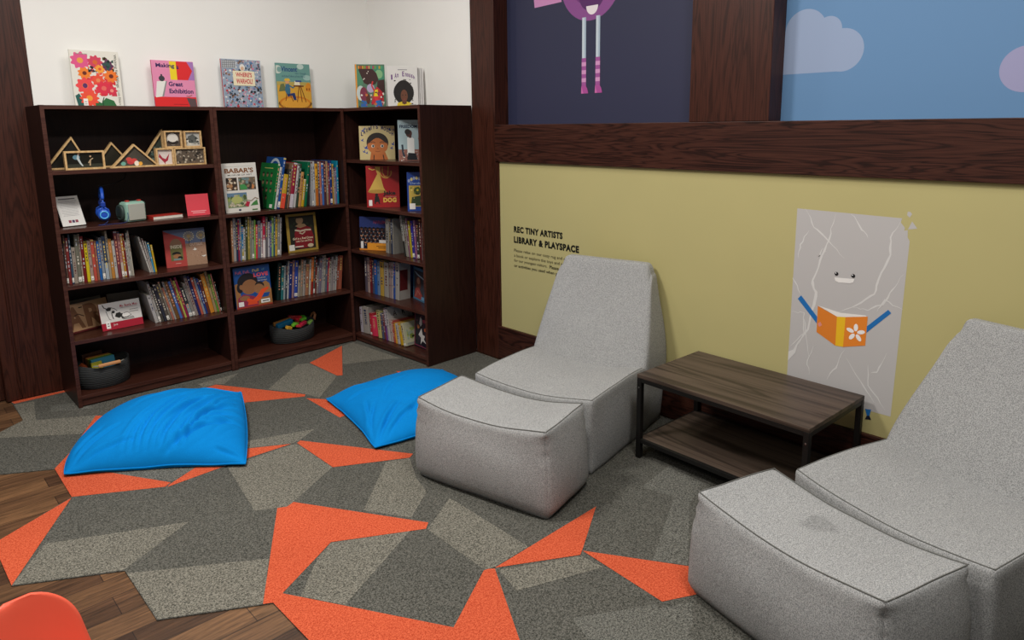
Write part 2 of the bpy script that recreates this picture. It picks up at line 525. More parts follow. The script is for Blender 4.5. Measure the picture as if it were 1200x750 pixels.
# book rows: plane, shelf height, axis, [(start, thickness, height, lean, colour)]
SPINES = {
    'A3': (0.066, 0.725, 'y', [
        (0.0198, 0.0128, 0.237, 1.0, '1c2226'), (0.0325, 0.0107, 0.285, 0.9, '5a4238'), (0.0432, 0.015, 0.269, 0.8, '7a2a28'), (0.0583, 0.0116, 0.288, 0.7, '33485a'),
        (0.0699, 0.0208, 0.211, 0.6, 'a89a8c'), (0.0907, 0.0196, 0.284, 0.5, '6a685a'), (0.1103, 0.0088, 0.285, 0.4, 'b0a08c'), (0.1191, 0.0176, 0.271, 0.3, '6e1518'),
        (0.1367, 0.0177, 0.236, 0.2, 'e6d020'), (0.1545, 0.0178, 0.239, 0.1, '9a8478'), (0.1723, 0.0179, 0.245, -0.0, 'b04a3c'), (0.1902, 0.0122, 0.237, -0.2, '8a5a44'),
        (0.2024, 0.0149, 0.233, -0.3, '1f5a9c'), (0.2173, 0.0159, 0.25, -0.4, '98a0a8'), (0.2332, 0.0206, 0.258, -0.5, '2c3c54'), (0.2538, 0.0124, 0.287, -0.6, 'b0a48c'),
        (0.2663, 0.0185, 0.237, -0.7, 'b07834'), (0.2848, 0.0158, 0.226, -0.8, 'c8c4bc'), (0.3006, 0.0196, 0.282, -0.9, '6c3038'), (0.3202, 0.0151, 0.277, -1.0, 'c08880'),
        (0.3353, 0.0123, 0.262, -1.1, 'b08030'), (0.3475, 0.0095, 0.263, -1.2, '701c20'), (0.357, 0.0114, 0.218, -1.3, 'c0bcb4'), (0.3684, 0.0095, 0.263, -1.5, 'b8b4a8'),
        (0.378, 0.0086, 0.278, -1.6, 'c4bcac')]),
    'A3b': (0.085, 0.725, 'y', [
        (0.4457, 0.0179, 0.233, -11.7, 'd0ccc4'), (0.4636, 0.014, 0.218, -9.9, 'ccc0b8'), (0.4776, 0.008, 0.199, -8.2, 'd4d0c8'), (0.4856, 0.0171, 0.188, -6.4, '4aa0c8'),
        (0.5026, 0.0182, 0.171, -4.7, 'e0b820')]),
    'A4': (0.085, 0.4, 'y', [
        (0.4792, 0.0215, 0.186, -10.8, 'c8c4c0'), (0.5007, 0.0151, 0.272, -11.1, 'b8b4ac'), (0.5158, 0.0162, 0.231, -11.3, '46423c'), (0.532, 0.0153, 0.252, -11.6, '30303c'),
        (0.5472, 0.0179, 0.249, -11.8, '5c544c'), (0.5651, 0.0128, 0.266, -11.9, '7c7468'), (0.578, 0.0124, 0.22, -12.1, 'a86858'), (0.5903, 0.0124, 0.261, -12.1, 'b0aca8'),
        (0.6027, 0.0218, 0.257, -12.2, '6c4c28'), (0.6246, 0.0167, 0.257, -12.2, '4a6cae'), (0.6413, 0.0126, 0.277, -12.2, '7c3038'), (0.6539, 0.0127, 0.257, -12.2, 'c8c860'),
        (0.6666, 0.0148, 0.278, -12.1, '8c2048'), (0.6814, 0.0234, 0.196, -12.0, '2c3434'), (0.7048, 0.0177, 0.23, -11.9, '9c948c'), (0.7225, 0.0188, 0.277, -11.7, 'a89890'),
        (0.7413, 0.0173, 0.274, -11.5, '24245a'), (0.7587, 0.0163, 0.259, -11.3, 'b05844'), (0.775, 0.0131, 0.259, -11.0, 'a0a8b0'), (0.7881, 0.0132, 0.248, -10.7, '243c7c'),
        (0.8013, 0.0176, 0.234, -10.4, '5c2c28'), (0.8189, 0.0277, 0.272, -10.0, 'c8822c'), (0.8466, 0.0167, 0.284, -9.6, 'b89c70'), (0.8634, 0.0135, 0.263, -9.2, '5c8c34'),
        (0.8768, 0.009, 0.264, -8.7, 'b87868'), (0.8858, 0.0079, 0.208, -8.2, '20302c')]),
    'B1': (0.057, 1.05, 'y', [
        (1.2753, 0.0195, 0.315, 12.8, '1a6a34'), (1.2947, 0.0209, 0.29, 12.5, 'd8d8d4'), (1.3156, 0.023, 0.355, 12.1, '1c4888'), (1.3386, 0.0431, 0.236, 11.8, 'd8b030'),
        (1.3816, 0.0147, 0.273, 11.5, '3c3834'), (1.3963, 0.0154, 0.315, 11.1, '7c6048'), (1.4117, 0.0358, 0.315, 10.8, '8c2038'), (1.4475, 0.0218, 0.306, 10.5, 'd0ccc8'),
        (1.4693, 0.0178, 0.305, 10.2, '2c3c2c'), (1.4871, 0.0269, 0.246, 9.8, 'd8a060'), (1.514, 0.0243, 0.194, 9.5, 'b8941c'), (1.5382, 0.0244, 0.315, 9.2, '0c6040'),
        (1.5627, 0.0161, 0.314, 1.5, 'b8b8bc'), (1.5788, 0.019, 0.315, 1.5, 'c8c8c8'), (1.5979, 0.027, 0.297, 1.5, 'd09828'), (1.6248, 0.0143, 0.312, 1.5, '4c4048'),
        (1.6391, 0.0194, 0.308, 1.5, 'a86450'), (1.6585, 0.0202, 0.301, 1.5, '4068a8'), (1.6786, 0.0217, 0.313, 1.5, '4c2c34'), (1.7004, 0.0204, 0.312, 1.5, 'a89070'),
        (1.7208, 0.0146, 0.298, 1.5, '803040'), (1.7354, 0.0221, 0.315, 1.5, '1c3470'), (1.7575, 0.0163, 0.29, 1.5, 'a07830'), (1.7738, 0.0156, 0.25, 1.5, 'b0a8a4'),
        (1.7894, 0.0119, 0.262, 1.5, '6c5c8c'), (1.8013, 0.0187, 0.311, 1.5, '107c98')]),
    'B2': (0.065, 0.725, 'y', [
        (0.9792, 0.0133, 0.275, 2.6, 'a87858'), (0.9925, 0.0187, 0.29, 2.7, 'b0aca8'), (1.0112, 0.0123, 0.285, 2.8, '202c4c'), (1.0235, 0.0113, 0.285, 2.9, '8c2440'),
        (1.0348, 0.0113, 0.285, 3.0, '7c8ca8'), (1.0462, 0.0136, 0.241, 3.1, '1c6c98'), (1.0597, 0.0131, 0.22, 3.2, 'ccc8c0'), (1.0728, 0.0153, 0.291, 3.3, '3c4428'),
        (1.0881, 0.0143, 0.29, 3.4, '948440'), (1.1023, 0.0121, 0.286, 3.5, '7c7c70'), (1.1145, 0.0166, 0.261, 3.6, '98a090'), (1.1311, 0.0111, 0.264, 3.7, '78a848'),
        (1.1422, 0.0134, 0.23, 3.8, 'c03840'), (1.1555, 0.0213, 0.256, 3.9, '686878'), (1.1768, 0.0124, 0.238, 4.0, 'c8c0c0'), (1.1892, 0.0192, 0.283, 4.1, 'b02040'),
        (1.2084, 0.017, 0.279, 4.2, '605c60'), (1.2254, 0.016, 0.241, 4.3, 'c4c0c4'), (1.2414, 0.0115, 0.248, 4.4, '485088'), (1.2528, 0.0138, 0.279, 4.5, '88a860'),
        (1.2666, 0.011, 0.279, 4.6, '24506c'), (1.2776, 0.0162, 0.266, 4.7, 'b89438'), (1.2938, 0.0169, 0.287, 4.8, '80807c'), (1.3107, 0.0128, 0.263, 4.9, 'b4b0b0')]),
    'B3': (0.085, 0.4, 'y', [
        (1.2759, 0.0312, 0.269, 5.8, '0c2420'), (1.307, 0.0213, 0.245, 5.8, '28686c'), (1.3284, 0.0155, 0.242, 5.9, 'a8b4b4'), (1.3439, 0.0144, 0.264, 5.9, '2c3444'),
        (1.3582, 0.0144, 0.273, 5.9, 'c8c8c4'), (1.3726, 0.0254, 0.265, 5.9, '1c2c70'), (1.398, 0.02, 0.274, 5.9, '907074'), (1.418, 0.0306, 0.266, 6.0, '30489c'),
        (1.4486, 0.0216, 0.225, 6.0, '948c80'), (1.4701, 0.0217, 0.268, 6.0, 'a0907c'), (1.4918, 0.0218, 0.262, 6.0, 'b0a8a0'), (1.5136, 0.0314, 0.227, 6.1, '98684c'),
        (1.545, 0.017, 0.261, 6.1, 'ccc8bc'), (1.562, 0.0209, 0.274, 6.1, 'd07024'), (1.583, 0.0153, 0.277, 6.1, '4c544c'), (1.5983, 0.0147, 0.252, 6.1, '702820'),
        (1.613, 0.0193, 0.205, 6.2, '98908c'), (1.6323, 0.0239, 0.258, 6.2, '706878'), (1.6562, 0.0156, 0.278, 6.2, 'b0aca8'), (1.6718, 0.0183, 0.277, 6.2, 'b4b0a0'),
        (1.6901, 0.019, 0.251, 6.3, '58606c'), (1.7091, 0.0152, 0.254, 6.3, 'a02c48'), (1.7243, 0.0159, 0.234, 6.3, 'c0b8a8'), (1.7402, 0.0199, 0.256, 6.3, 'a09898'),
        (1.7601, 0.0187, 0.229, 6.3, 'b4a8a4'), (1.7788, 0.0174, 0.263, 6.4, 'b8b8b4'), (1.7963, 0.0162, 0.255, 6.4, '803c28'), (1.8124, 0.0339, 0.256, 6.4, '94503c')]),
    'C3a': (1.96, 0.7, 'x', [
        (0.3131, 0.0459, 0.246, 2.4, 'a8a49c'), (0.359, 0.021, 0.247, 1.9, '605c58'), (0.38, 0.0165, 0.248, 1.4, '2c3850'), (0.3965, 0.0165, 0.253, 0.9, '98948c')]),
    'C3b': (1.96, 0.7, 'x', [
        (0.4924, 0.0311, 0.287, -9.2, 'b0b0a8'), (0.5235, 0.03, 0.256, -8.1, 'a09c90'), (0.5535, 0.0231, 0.272, -6.9, '805868'), (0.5766, 0.0295, 0.255, -5.7, 'ccb828'),
        (0.6061, 0.0325, 0.258, -4.5, '34308c'), (0.6387, 0.029, 0.266, -3.4, '885878'), (0.6677, 0.0351, 0.236, -2.2, '3c3430'), (0.7028, 0.0261, 0.276, -1.0, '602024'),
        (0.7289, 0.0181, 0.252, 0.2, '9c9494')]),
    'C4': (1.96, 0.367, 'x', [
        (0.0251, 0.0336, 0.265, 0.9, '58505c'), (0.0587, 0.0312, 0.27, 1.1, 'c0a49c'), (0.0899, 0.031, 0.268, 1.3, '6c2028'), (0.1209, 0.0246, 0.255, 1.6, '484c60'),
        (0.1454, 0.0386, 0.264, 1.8, '2458a0'), (0.184, 0.0342, 0.258, 2.0, '6880a0'), (0.2182, 0.0497, 0.268, 2.3, 'b09040'), (0.2679, 0.0606, 0.259, 2.5, 'b0aca4'),
        (0.3285, 0.0271, 0.268, 2.7, '8c7c7c'), (0.3556, 0.0249, 0.271, 3.0, 'b8a8a4'), (0.3805, 0.0229, 0.275, 3.2, '284c94'), (0.4034, 0.0509, 0.276, 3.5, 'b8b4ac')]),
    'C5': (1.925, 0.05, 'x', [
        (-0.0452, 0.0379, 0.194, -2.3, 'c8c0cc'), (-0.0073, 0.1041, 0.204, -3.1, 'bcb4ac'), (0.0969, 0.0271, 0.168, -3.8, 'b02834'), (0.124, 0.0802, 0.151, -4.6, 'd83858'),
        (0.2042, 0.0525, 0.206, -5.3, 'd8cc80'), (0.2567, 0.0309, 0.194, -6.1, '485068'), (0.2877, 0.0248, 0.193, -6.8, '703438'), (0.3124, 0.0295, 0.241, -7.5, 'd0c4cc'),
        (0.3419, 0.0292, 0.25, -8.3, 'd0c8c4'), (0.3711, 0.0348, 0.167, -9.0, 'c8b0a8'), (0.4059, 0.023, 0.162, -9.8, 'a84c40'), (0.4289, 0.0238, 0.15, -10.5, 'd09838'),
        (0.4527, 0.0377, 0.151, -11.3, 'd0c8c0'), (0.4904, 0.0373, 0.161, -12.0, 'e0b020'), (0.5278, 0.0397, 0.165, -12.8, 'd8d4b0')]),
}

# ------------------------------------------------------------------ the room
XR = 2.334           # right-hand wall plane (mustard panel)
XF = 2.320           # face of the stained oak frame on that wall
XM = 2.440           # murals set back in the frame
YB = 0.428           # back wall


def shell():
    m = MB()
    m.box(-3.4, -6.6, -0.10, 2.6, 0.9, -0.006, M_PLANKS)
    structure(m.build('floor'))
    m = MB()
    m.box(0.045, YB, 0, 2.6, YB + 0.1, 3.4, M_WHITE)
    structure(m.build('wall_back'))
    # right wall: white beside the bookcases, mustard panel further on
    m = MB()
    m.box(XR, -0.86, 0, XR + 0.3, YB, 3.4, M_WHITE)
    m.box(XR, -6.6, 0, XR + 0.3, -1.05, 1.45, M_YELLOW)
    m.box(XM + 0.01, -6.6, 1.45, XR + 0.3, -1.05, 3.4, M_TRIM_Z)
    structure(m.build('wall_right'))
    m = MB()
    m.box(-3.4, -6.6, 3.3, 2.64, 0.9, 3.4, M_CEIL)
    structure(m.build('ceiling'))
    # corner post
    m = MB()
    m.box(XF, -1.085, 0, XF + 0.28, -0.85, 3.3, M_TRIM_Z, 0.003)
    structure(m.build('trim_1'))
    # broad rail under the murals, with a slim sill line
    m = MB()
    m.box(XF - 0.006, -6.6, 1.366, XF + 0.25, -1.085, 1.606, M_TRIM_Y, 0.003)
    structure(m.build('trim_2'))
    # post between the murals
    m = MB()
    m.box(XF, -2.985, 1.606, XF + 0.25, -2.56, 3.3, M_TRIM_Z, 0.003)
    structure(m.build('trim_3'))
    m = MB()
    m.box(XF, -6.6, 0, XF + 0.2, -5.2, 3.3, M_TRIM_Z, 0.003)
    structure(m.build('trim_4'))
    # lower stile beside the mustard panel and cap moulding of the baseboard
    m = MB()
    m.box(XF, -6.6, 0, XF + 0.1, -1.085, 0.222, M_TRIM_Y, 0.002)
    m.box(XF - 0.004, -6.6, 0.222, XF + 0.1, -1.085, 0.240, M_TRIM_Y, 0.004)
    m.box(XF + 0.002, -1.108, 0.240, XF + 0.1, -1.085, 1.366, M_TRIM_Z, 0.002)
    structure(m.build('baseboard_right'))
    # stained wood pier at the left of the bookcases
    m = MB()
    m.box(-0.21, YB - 0.012, 0, 0.045, YB + 0.3, 3.3, M_TRIM_Z, 0.003)
    m.box(-0.222, YB - 0.002, 0, -0.21, YB + 0.3, 3.3, M_TRIM_Z)
    structure(m.build('trim_5'))
    m = MB()
    m.box(-0.29, YB - 0.022, 0, -0.222, YB + 0.3, 3.3, M_TRIM_Z, 0.006)
    structure(m.build('trim_6'))
    m = MB()
    m.box(-3.4, YB + 0.05, 0, -0.29, YB + 0.3, 3.3, M_TRIM_Z)
    structure(m.build('wall_left'))


shell()


def rug():
    m = MB()
    out = list(RUG_OUTLINE) + [(0.081, -5.6), (2.315, -5.6), (2.315, 0.42)]
    m.prism(out, M_CARPET, 'z', -0.0055, -0.0018)
    bm = m.bm
    z = -0.0016
    soft = (9, 10)       # two tiles whose tone is closer to the ground colour
    light = [p for i, p in enumerate(RUG_LIGHT) if i not in soft]
    mid = RUG_MID + [RUG_LIGHT[i] for i in soft]
    for group, mat in ((mid, M_CARPET_M), (light, M_CARPET_L), (RUG_ORANGE, M_CARPET_O)):
        for p in group:
            m.face([(a, b, z) for a, b in p], mat)
            z += 0.00004
    # tiles of tone further to the right and in front, half hidden by the seats
    for p in ([(1.5, -2.2), (2.0, -2.0), (2.3, -2.3), (2.3, -2.6), (1.9, -2.5)],
              [(0.75, -3.2), (1.0, -3.35), (0.9, -3.7), (0.6, -3.6)]):
        m.face([(a, b, z) for a, b in p], M_CARPET_M)
        z += 0.00004
    bm.normal_update()
    bmesh.ops.triangulate(bm, faces=[f for f in bm.faces if len(f.verts) > 4], ngon_method='EAR_CLIP')
    o = m.build('carpet_rug', fix=False)
    tag(o, 'large patterned rug of dark and light grey carpet with angular orange shards', 'rug')


rug()

# ------------------------------------------------------------------ murals, slab decal and lettering on the right wall


def murals():
    # local art plane on a wall facing -x: U runs along -y, V up
    m = MB()
    m.box(XM, -2.57, 1.60, XM + 0.012, -1.08, 3.28, '31334c')
    a = Art(m, (XM, -1.08, 1.60), (0, -1, 0), (0, 0, 1), 1.49, 1.68, (-1, 0, 0), 0.00005)

    def U(y):
        return (-1.08 - y) / 1.49

    def V(z):
        return (z - 1.60) / 1.68
    a.rect(U(-1.10), V(1.60), U(-1.17), V(3.28), '2b2e48')
    # pale flag, round plum body with a mouth, two long legs with striped socks
    a.poly([(U(-1.34), V(2.318)), (U(-1.57), V(2.325)), (U(-1.50), V(2.60)), (U(-1.30), V(2.62))], 'cf8fc0')
    cy, cz, R = -1.795, 2.425, 0.232
    a.ell(U(cy), V(cz), R / 1.49, R / 1.68, '8d4f90', 48)
    a.ell(U(cy - 0.01), V(cz + 0.03), R * .80 / 1.49, R * .76 / 1.68, '73397c', 40)
    a.ell(U(cy - 0.01), V(cz - 0.075), 0.10 / 1.49, 0.105 / 1.68, '5a2a66', 30)
    a.ell(U(cy - 0.015), V(2.275), 0.045 / 1.49, 0.05 / 1.68, 'efe6ea', 20, PI, 2 * PI)
    for yl, yr in ((-1.735, -1.765), (-1.842, -1.872)):
        a.rect(U(yl), V(1.985), U(yr), V(2.215), 'c9d6df')
        a.rect(U(yl - .018), V(1.985), U(yr), V(2.215), 'a9bccb')
        for k in range(7):
            z0 = 1.825 + k * 0.0229
            a.rect(U(yl + .002), V(z0), U(yr - .002), V(z0 + .0229), 'a3559a' if k % 2 == 0 else 'd79ac8')
        a.poly([(U(yl + .006), V(1.782)), (U(yr - .02), V(1.782)), (U(yr - .012), V(1.81)), (U(yr), V(1.826)), (U(yl + .003), V(1.826))], 'b0509a')
        a.poly([(U(yl + .006), V(1.782)), (U(yl - .012), V(1.782)), (U(yl + .003), V(1.826))], 'd06fb0')
    o = m.build('wall_mural')
    tag(o, 'night-blue wall mural with the striped legs of a round plum creature', 'mural')

    m = MB()
    m.box(XM, -5.21, 1.60, XM + 0.012, -2.95, 3.28, '648cb6')
    a = Art(m, (XM, -2.95, 1.60), (0, -1, 0), (0, 0, 1), 2.26, 1.68, (-1, 0, 0), 0.00005)

    def U2(y):
        return (-2.95 - y) / 2.26

    def cloud(parts, base, c):
        for y, z, r in parts:
            a.ell(U2(y), V(z), r / 2.26, r / 1.68, c, 40, up=False)
            a.k += 1
        a.rect(U2(base[0]), V(base[2]), U2(base[1]), V(base[3]), c)
    cloud([(-3.25, 1.908, 0.092), (-3.08, 2.005, 0.095), (-3.185, 2.0, 0.058)], (-2.955, -3.25, 1.818, 2.0), '95a6c4')
    cloud([(-3.93, 1.785, 0.085), (-4.12, 1.86, 0.12)], (-3.93, -4.5, 1.70, 1.84), '9d9cc0')
    o = m.build('wall_mural')
    tag(o, 'sky-blue wall mural with pale lilac-grey clouds, right of the middle post', 'mural')


murals()


def slab_decal():
    m = MB()
    a = Art(m, (XR - 0.0003, 0, 0), (0, -1, 0), (0, 0, 1), 1, 1, (-1, 0, 0), 0.00004)
    a.poly = lambda pts, c, up=True: (m.face([a.P(-y, z) for y, z in pts], c), setattr(a, 'k', a.k + (1 if up else 0)))
    G = 'bfbcbb'
    a.poly([(-3.142, 0.345), (-3.142, 1.212), (-3.586, 1.205), (-3.582, 1.188), (-3.600, 1.166), (-3.597, 1.155), (-3.611, 1.158),
            (-3.613, 1.128), (-3.622, 1.113), (-3.61, 0.345)], G)
    a.poly(SLAB['frag1'], G)
    a.poly(SLAB['frag2'], G)
    rnd = random.Random(5)
    for v in VEINS:
        pts = []
        for i in range(len(v) - 1):
            for t in (0, .25, .5, .75):
                pts.append((-(v[i][0] + (v[i + 1][0] - v[i][0]) * t) + rnd.uniform(-.004, .004),
                            v[i][1] + (v[i + 1][1] - v[i][1]) * t + rnd.uniform(-.004, .004)))
        pts.append((-v[-1][0], v[-1][1]))
        n = len(pts)
        big = 0.013 if n > 20 else 0.007
        a.stroke(pts, [max(0.001, big * math.sin(PI * (i + .5) / n) * rnd.uniform(.5, 1.1)) for i in range(n)], 'd9d7d5')
    a.poly([(-3.142, .485), (-3.142, .53), (-3.165, .545), (-3.19, .60), (-3.175, .53)], 'd9d7d5')
    for k, c in (('arm1', '1f6fb5'), ('arm2', '1f6fb5'), ('bl', 'e0812b'), ('br', 'e8862c'), ('bs', 'f0bd22'), ('bp', 'eeeae4'),
                 ('hand1', 'e28f84'), ('hand2', 'e28f84'), ('smile', 'ece9e6'), ('leg', '1f6fb5'), ('foot', '1a1d2c')):
        a.poly(SLAB[k], c)
    for y, z in SLAB['eye']:
        a.poly([(y + .0085 * math.cos(t * PI / 8), z + .0085 * math.sin(t * PI / 8)) for t in range(16)], '16161a')
        a.poly([(y + .003 + .0025 * math.cos(t * PI / 4), z + .003 + .0025 * math.sin(t * PI / 4)) for t in range(8)], 'ffffff')
    fy, fz = SLAB['flower'][0]
    for k in range(5):
        an = PI / 2 + 2 * PI * k / 5
        cx, cz = fy + .024 * math.cos(an), fz + .024 * math.sin(an)
        a.poly([(cx + .017 * math.cos(an) * math.cos(t * PI / 8) - .009 * math.sin(an) * math.sin(t * PI / 8),
                 cz + .017 * math.sin(an) * math.cos(t * PI / 8) + .009 * math.cos(an) * math.sin(t * PI / 8)) for t in range(16)], 'f6f2ee')
    a.poly([(fy + .005 * math.cos(t * PI / 6), fz + .005 * math.sin(t * PI / 6)) for t in range(12)], 'e8862c')
    o = m.build('wall_decal', fix=False)
    tag(o, 'grey marble slab character decal with a smile reading an orange book', 'decal')


slab_decal()


def wall_lettering():
    m = MB()
    a = Art(m, (XR - 0.0003, 0, 0), (0, -1, 0), (0, 0, 1), 1, 1, (-1, 0, 0), 0.00004)
    K = '14150f'
    a.text('REC TINY ARTISTS', 1.240, 0.907, 1.678, 0.950, K, 0.06)
    a.text('LIBRARY & PLAYSPACE', 1.239, 0.837, 1.813, 0.882, K, 0.06)
    a.text('Please relax on our cozy rug and cu', 1.239, 0.772, 1.715, 0.798, K, 0.008)
    a.text('a book or explore the toys and ac', 1.239, 0.737, 1.690, 0.763, K, 0.008)
    a.text('for our youngest visitors.', 1.239, 0.705, 1.545, 0.730, K, 0.008)
    a.text('Please', 1.565, 0.708, 1.645, 0.730, K, 0.02)
    a.text('or activities you used when yo', 1.239, 0.669, 1.65, 0.695, K, 0.02)
    o = m.build('wall_lettering', fix=False)
    tag(o, 'black lettering on the mustard wall reading REC TINY ARTISTS LIBRARY & PLAYSPACE', 'wall text')


wall_lettering()

# ------------------------------------------------------------------ bookcases (front plane, shelf heights)
WB = 0.914
HB = 1.736


CA = math.radians(2.6)      # the sideways case stands slightly turned


def CR(x, y, z):
    dx, dy = x - 1.874, y + 0.87
    return (1.874 + dx * math.cos(CA) - dy * math.sin(CA), -0.87 + dx * math.sin(CA) + dy * math.cos(CA), z)


def bookcase(name, label, width, depth, shelves, loc, rotz, t=0.02):
    root = empty(name, loc, (0, 0, rotz))
    tag(root, label, 'bookcase', None)
    for sx in (0, 1):
        m = MB()
        x0 = 0 if sx == 0 else width - t
        m.box(x0, 0.004, 0, x0 + t, depth, HB, M_CASE, 0.001)
        m.box(x0, 0, 0, x0 + t, 0.004, HB, M_EDGE)
        m.build('side_panel', root)
    m = MB()
    m.box(t, 0.004, HB - 0.022, width - t, depth, HB - 0.001, M_SHELF, 0.001)
    m.box(t, 0, HB - 0.022, width - t, 0.004, HB - 0.001, M_EDGE)
    m.build('top_panel', root)
    m = MB()
    m.box(t, depth - 0.008, 0.03, width - t, depth - 0.002, HB - 0.022, M_CASE)
    m.build('back_panel', root)
    for z in shelves:
        m = MB()
        m.box(t, 0.010, z - 0.022, width - t, depth - 0.008, z, M_SHELF, 0.001)
        m.box(t, 0.004, z - 0.022, width - t, 0.010, z, M_EDGE, 0.001)
        m.build('shelf', root)
    m = MB()
    m.box(t, 0.012, 0.006, width - t, 0.024, shelves[-1] - 0.022, M_EDGE)
    m.build('kickboard', root)
    return root


bookcase('bookcase', 'dark brown bookcase at the left with wooden blocks on its top shelf', WB, 0.42,
         [1.378, 1.05, 0.725, 0.40, 0.068], (0, 0, 0), 0)
bookcase('bookcase', 'dark brown bookcase in the middle of the three, its upper compartment double height', WB, 0.42,
         [1.05, 0.725, 0.40, 0.068], (WB + 0.002, 0, 0), 0)
bookcase('bookcase', 'dark brown bookcase turned sideways at the right, broad end panel facing out', 0.915, 0.444,
         [1.37, 1.037, 0.707, 0.375, 0.06], CR(1.874, 0.045, 0), -PI / 2 + CA)

# ------------------------------------------------------------------ books
ORD = ['zeroth', 'first', 'second', 'third', 'fourth', 'fifth', 'sixth', 'seventh', 'eighth', 'ninth', 'tenth', 'eleventh',
       'twelfth', 'thirteenth', 'fourteenth', 'fifteenth', 'sixteenth', 'seventeenth', 'eighteenth', 'nineteenth', 'twentieth']
ORD += ['twenty-' + x for x in ORD[1:10]]


def colour_word(h):
    r, g, b = [int(h[i:i + 2], 16) for i in (0, 2, 4)]
    mx, mn = max(r, g, b), min(r, g, b)
    L = (mx + mn) / 2
    if mx - mn < 22:
        return 'white' if L > 180 else 'pale grey' if L > 135 else 'grey' if L > 85 else 'black'
    import colorsys
    H, S, V = colorsys.rgb_to_hsv(r / 255, g / 255, b / 255)
    H *= 360
    if S < 0.22 and L > 150:
        return 'cream'
    if H < 14 or H > 340:
        w = 'red' if S > 0.45 else 'dusty pink' if L > 120 else 'maroon'
        return ('dark ' + w) if (w == 'red' and V < .55) else w
    if H < 45:
        return 'orange' if S > .6 and V > .6 else 'tan' if L > 105 else 'brown'
    if H < 68:
        return 'yellow' if S > .5 and V > .5 else 'olive'
    if H < 165:
        return 'green' if V > .4 else 'dark green'
    if H < 200:
        return 'teal'
    if H < 255:
        return 'blue' if V > .5 else 'navy'
    return 'purple' if H < 300 else 'magenta'


ROWINFO = {
    'A3': ('left bookcase third shelf, long row', 'upright books filling the left bookcase third shelf'),
    'A3b': ('short leaning group, left bookcase third shelf', 'four leaning books on the left bookcase third shelf'),
    'A4': ('left bookcase fourth shelf', 'leaning books on the left bookcase fourth shelf'),
    'B1': ('middle bookcase top row', 'books in the top row of the middle bookcase'),
    'B2': ('middle bookcase second row', 'books in the second row of the middle bookcase'),
    'B3': ('middle bookcase third row', 'books in the third row of the middle bookcase'),
    'C3a': ('sideways bookcase third shelf, beside crowd book', 'books behind the crowd picture book'),
    'C3b': ('sideways bookcase third shelf, near end panel', 'leaning books on the sideways bookcase third shelf'),
    'C4': ('sideways bookcase fourth shelf', 'upright books on the sideways bookcase fourth shelf'),
    'C5': ('sideways bookcase bottom shelf', 'leaning books on the sideways bookcase bottom shelf'),
}
BAND = {  # two-tone spines: colour of the lower part
    ('B1', 3): 'd64a34', ('B1', 14): 'b06024', ('A3', 19): 'b4a898', ('B3', 13): '8c2018', ('A3', 14): '9aa4ac',
    ('B2', 15): 'd8d0cc', ('C5', 7): '6a3a80', ('C3b', 0): '2c2c28', ('B1', 6): 'c0b8c0', ('A4', 13): '8a9494', ('B2', 5): 'a89850',
}


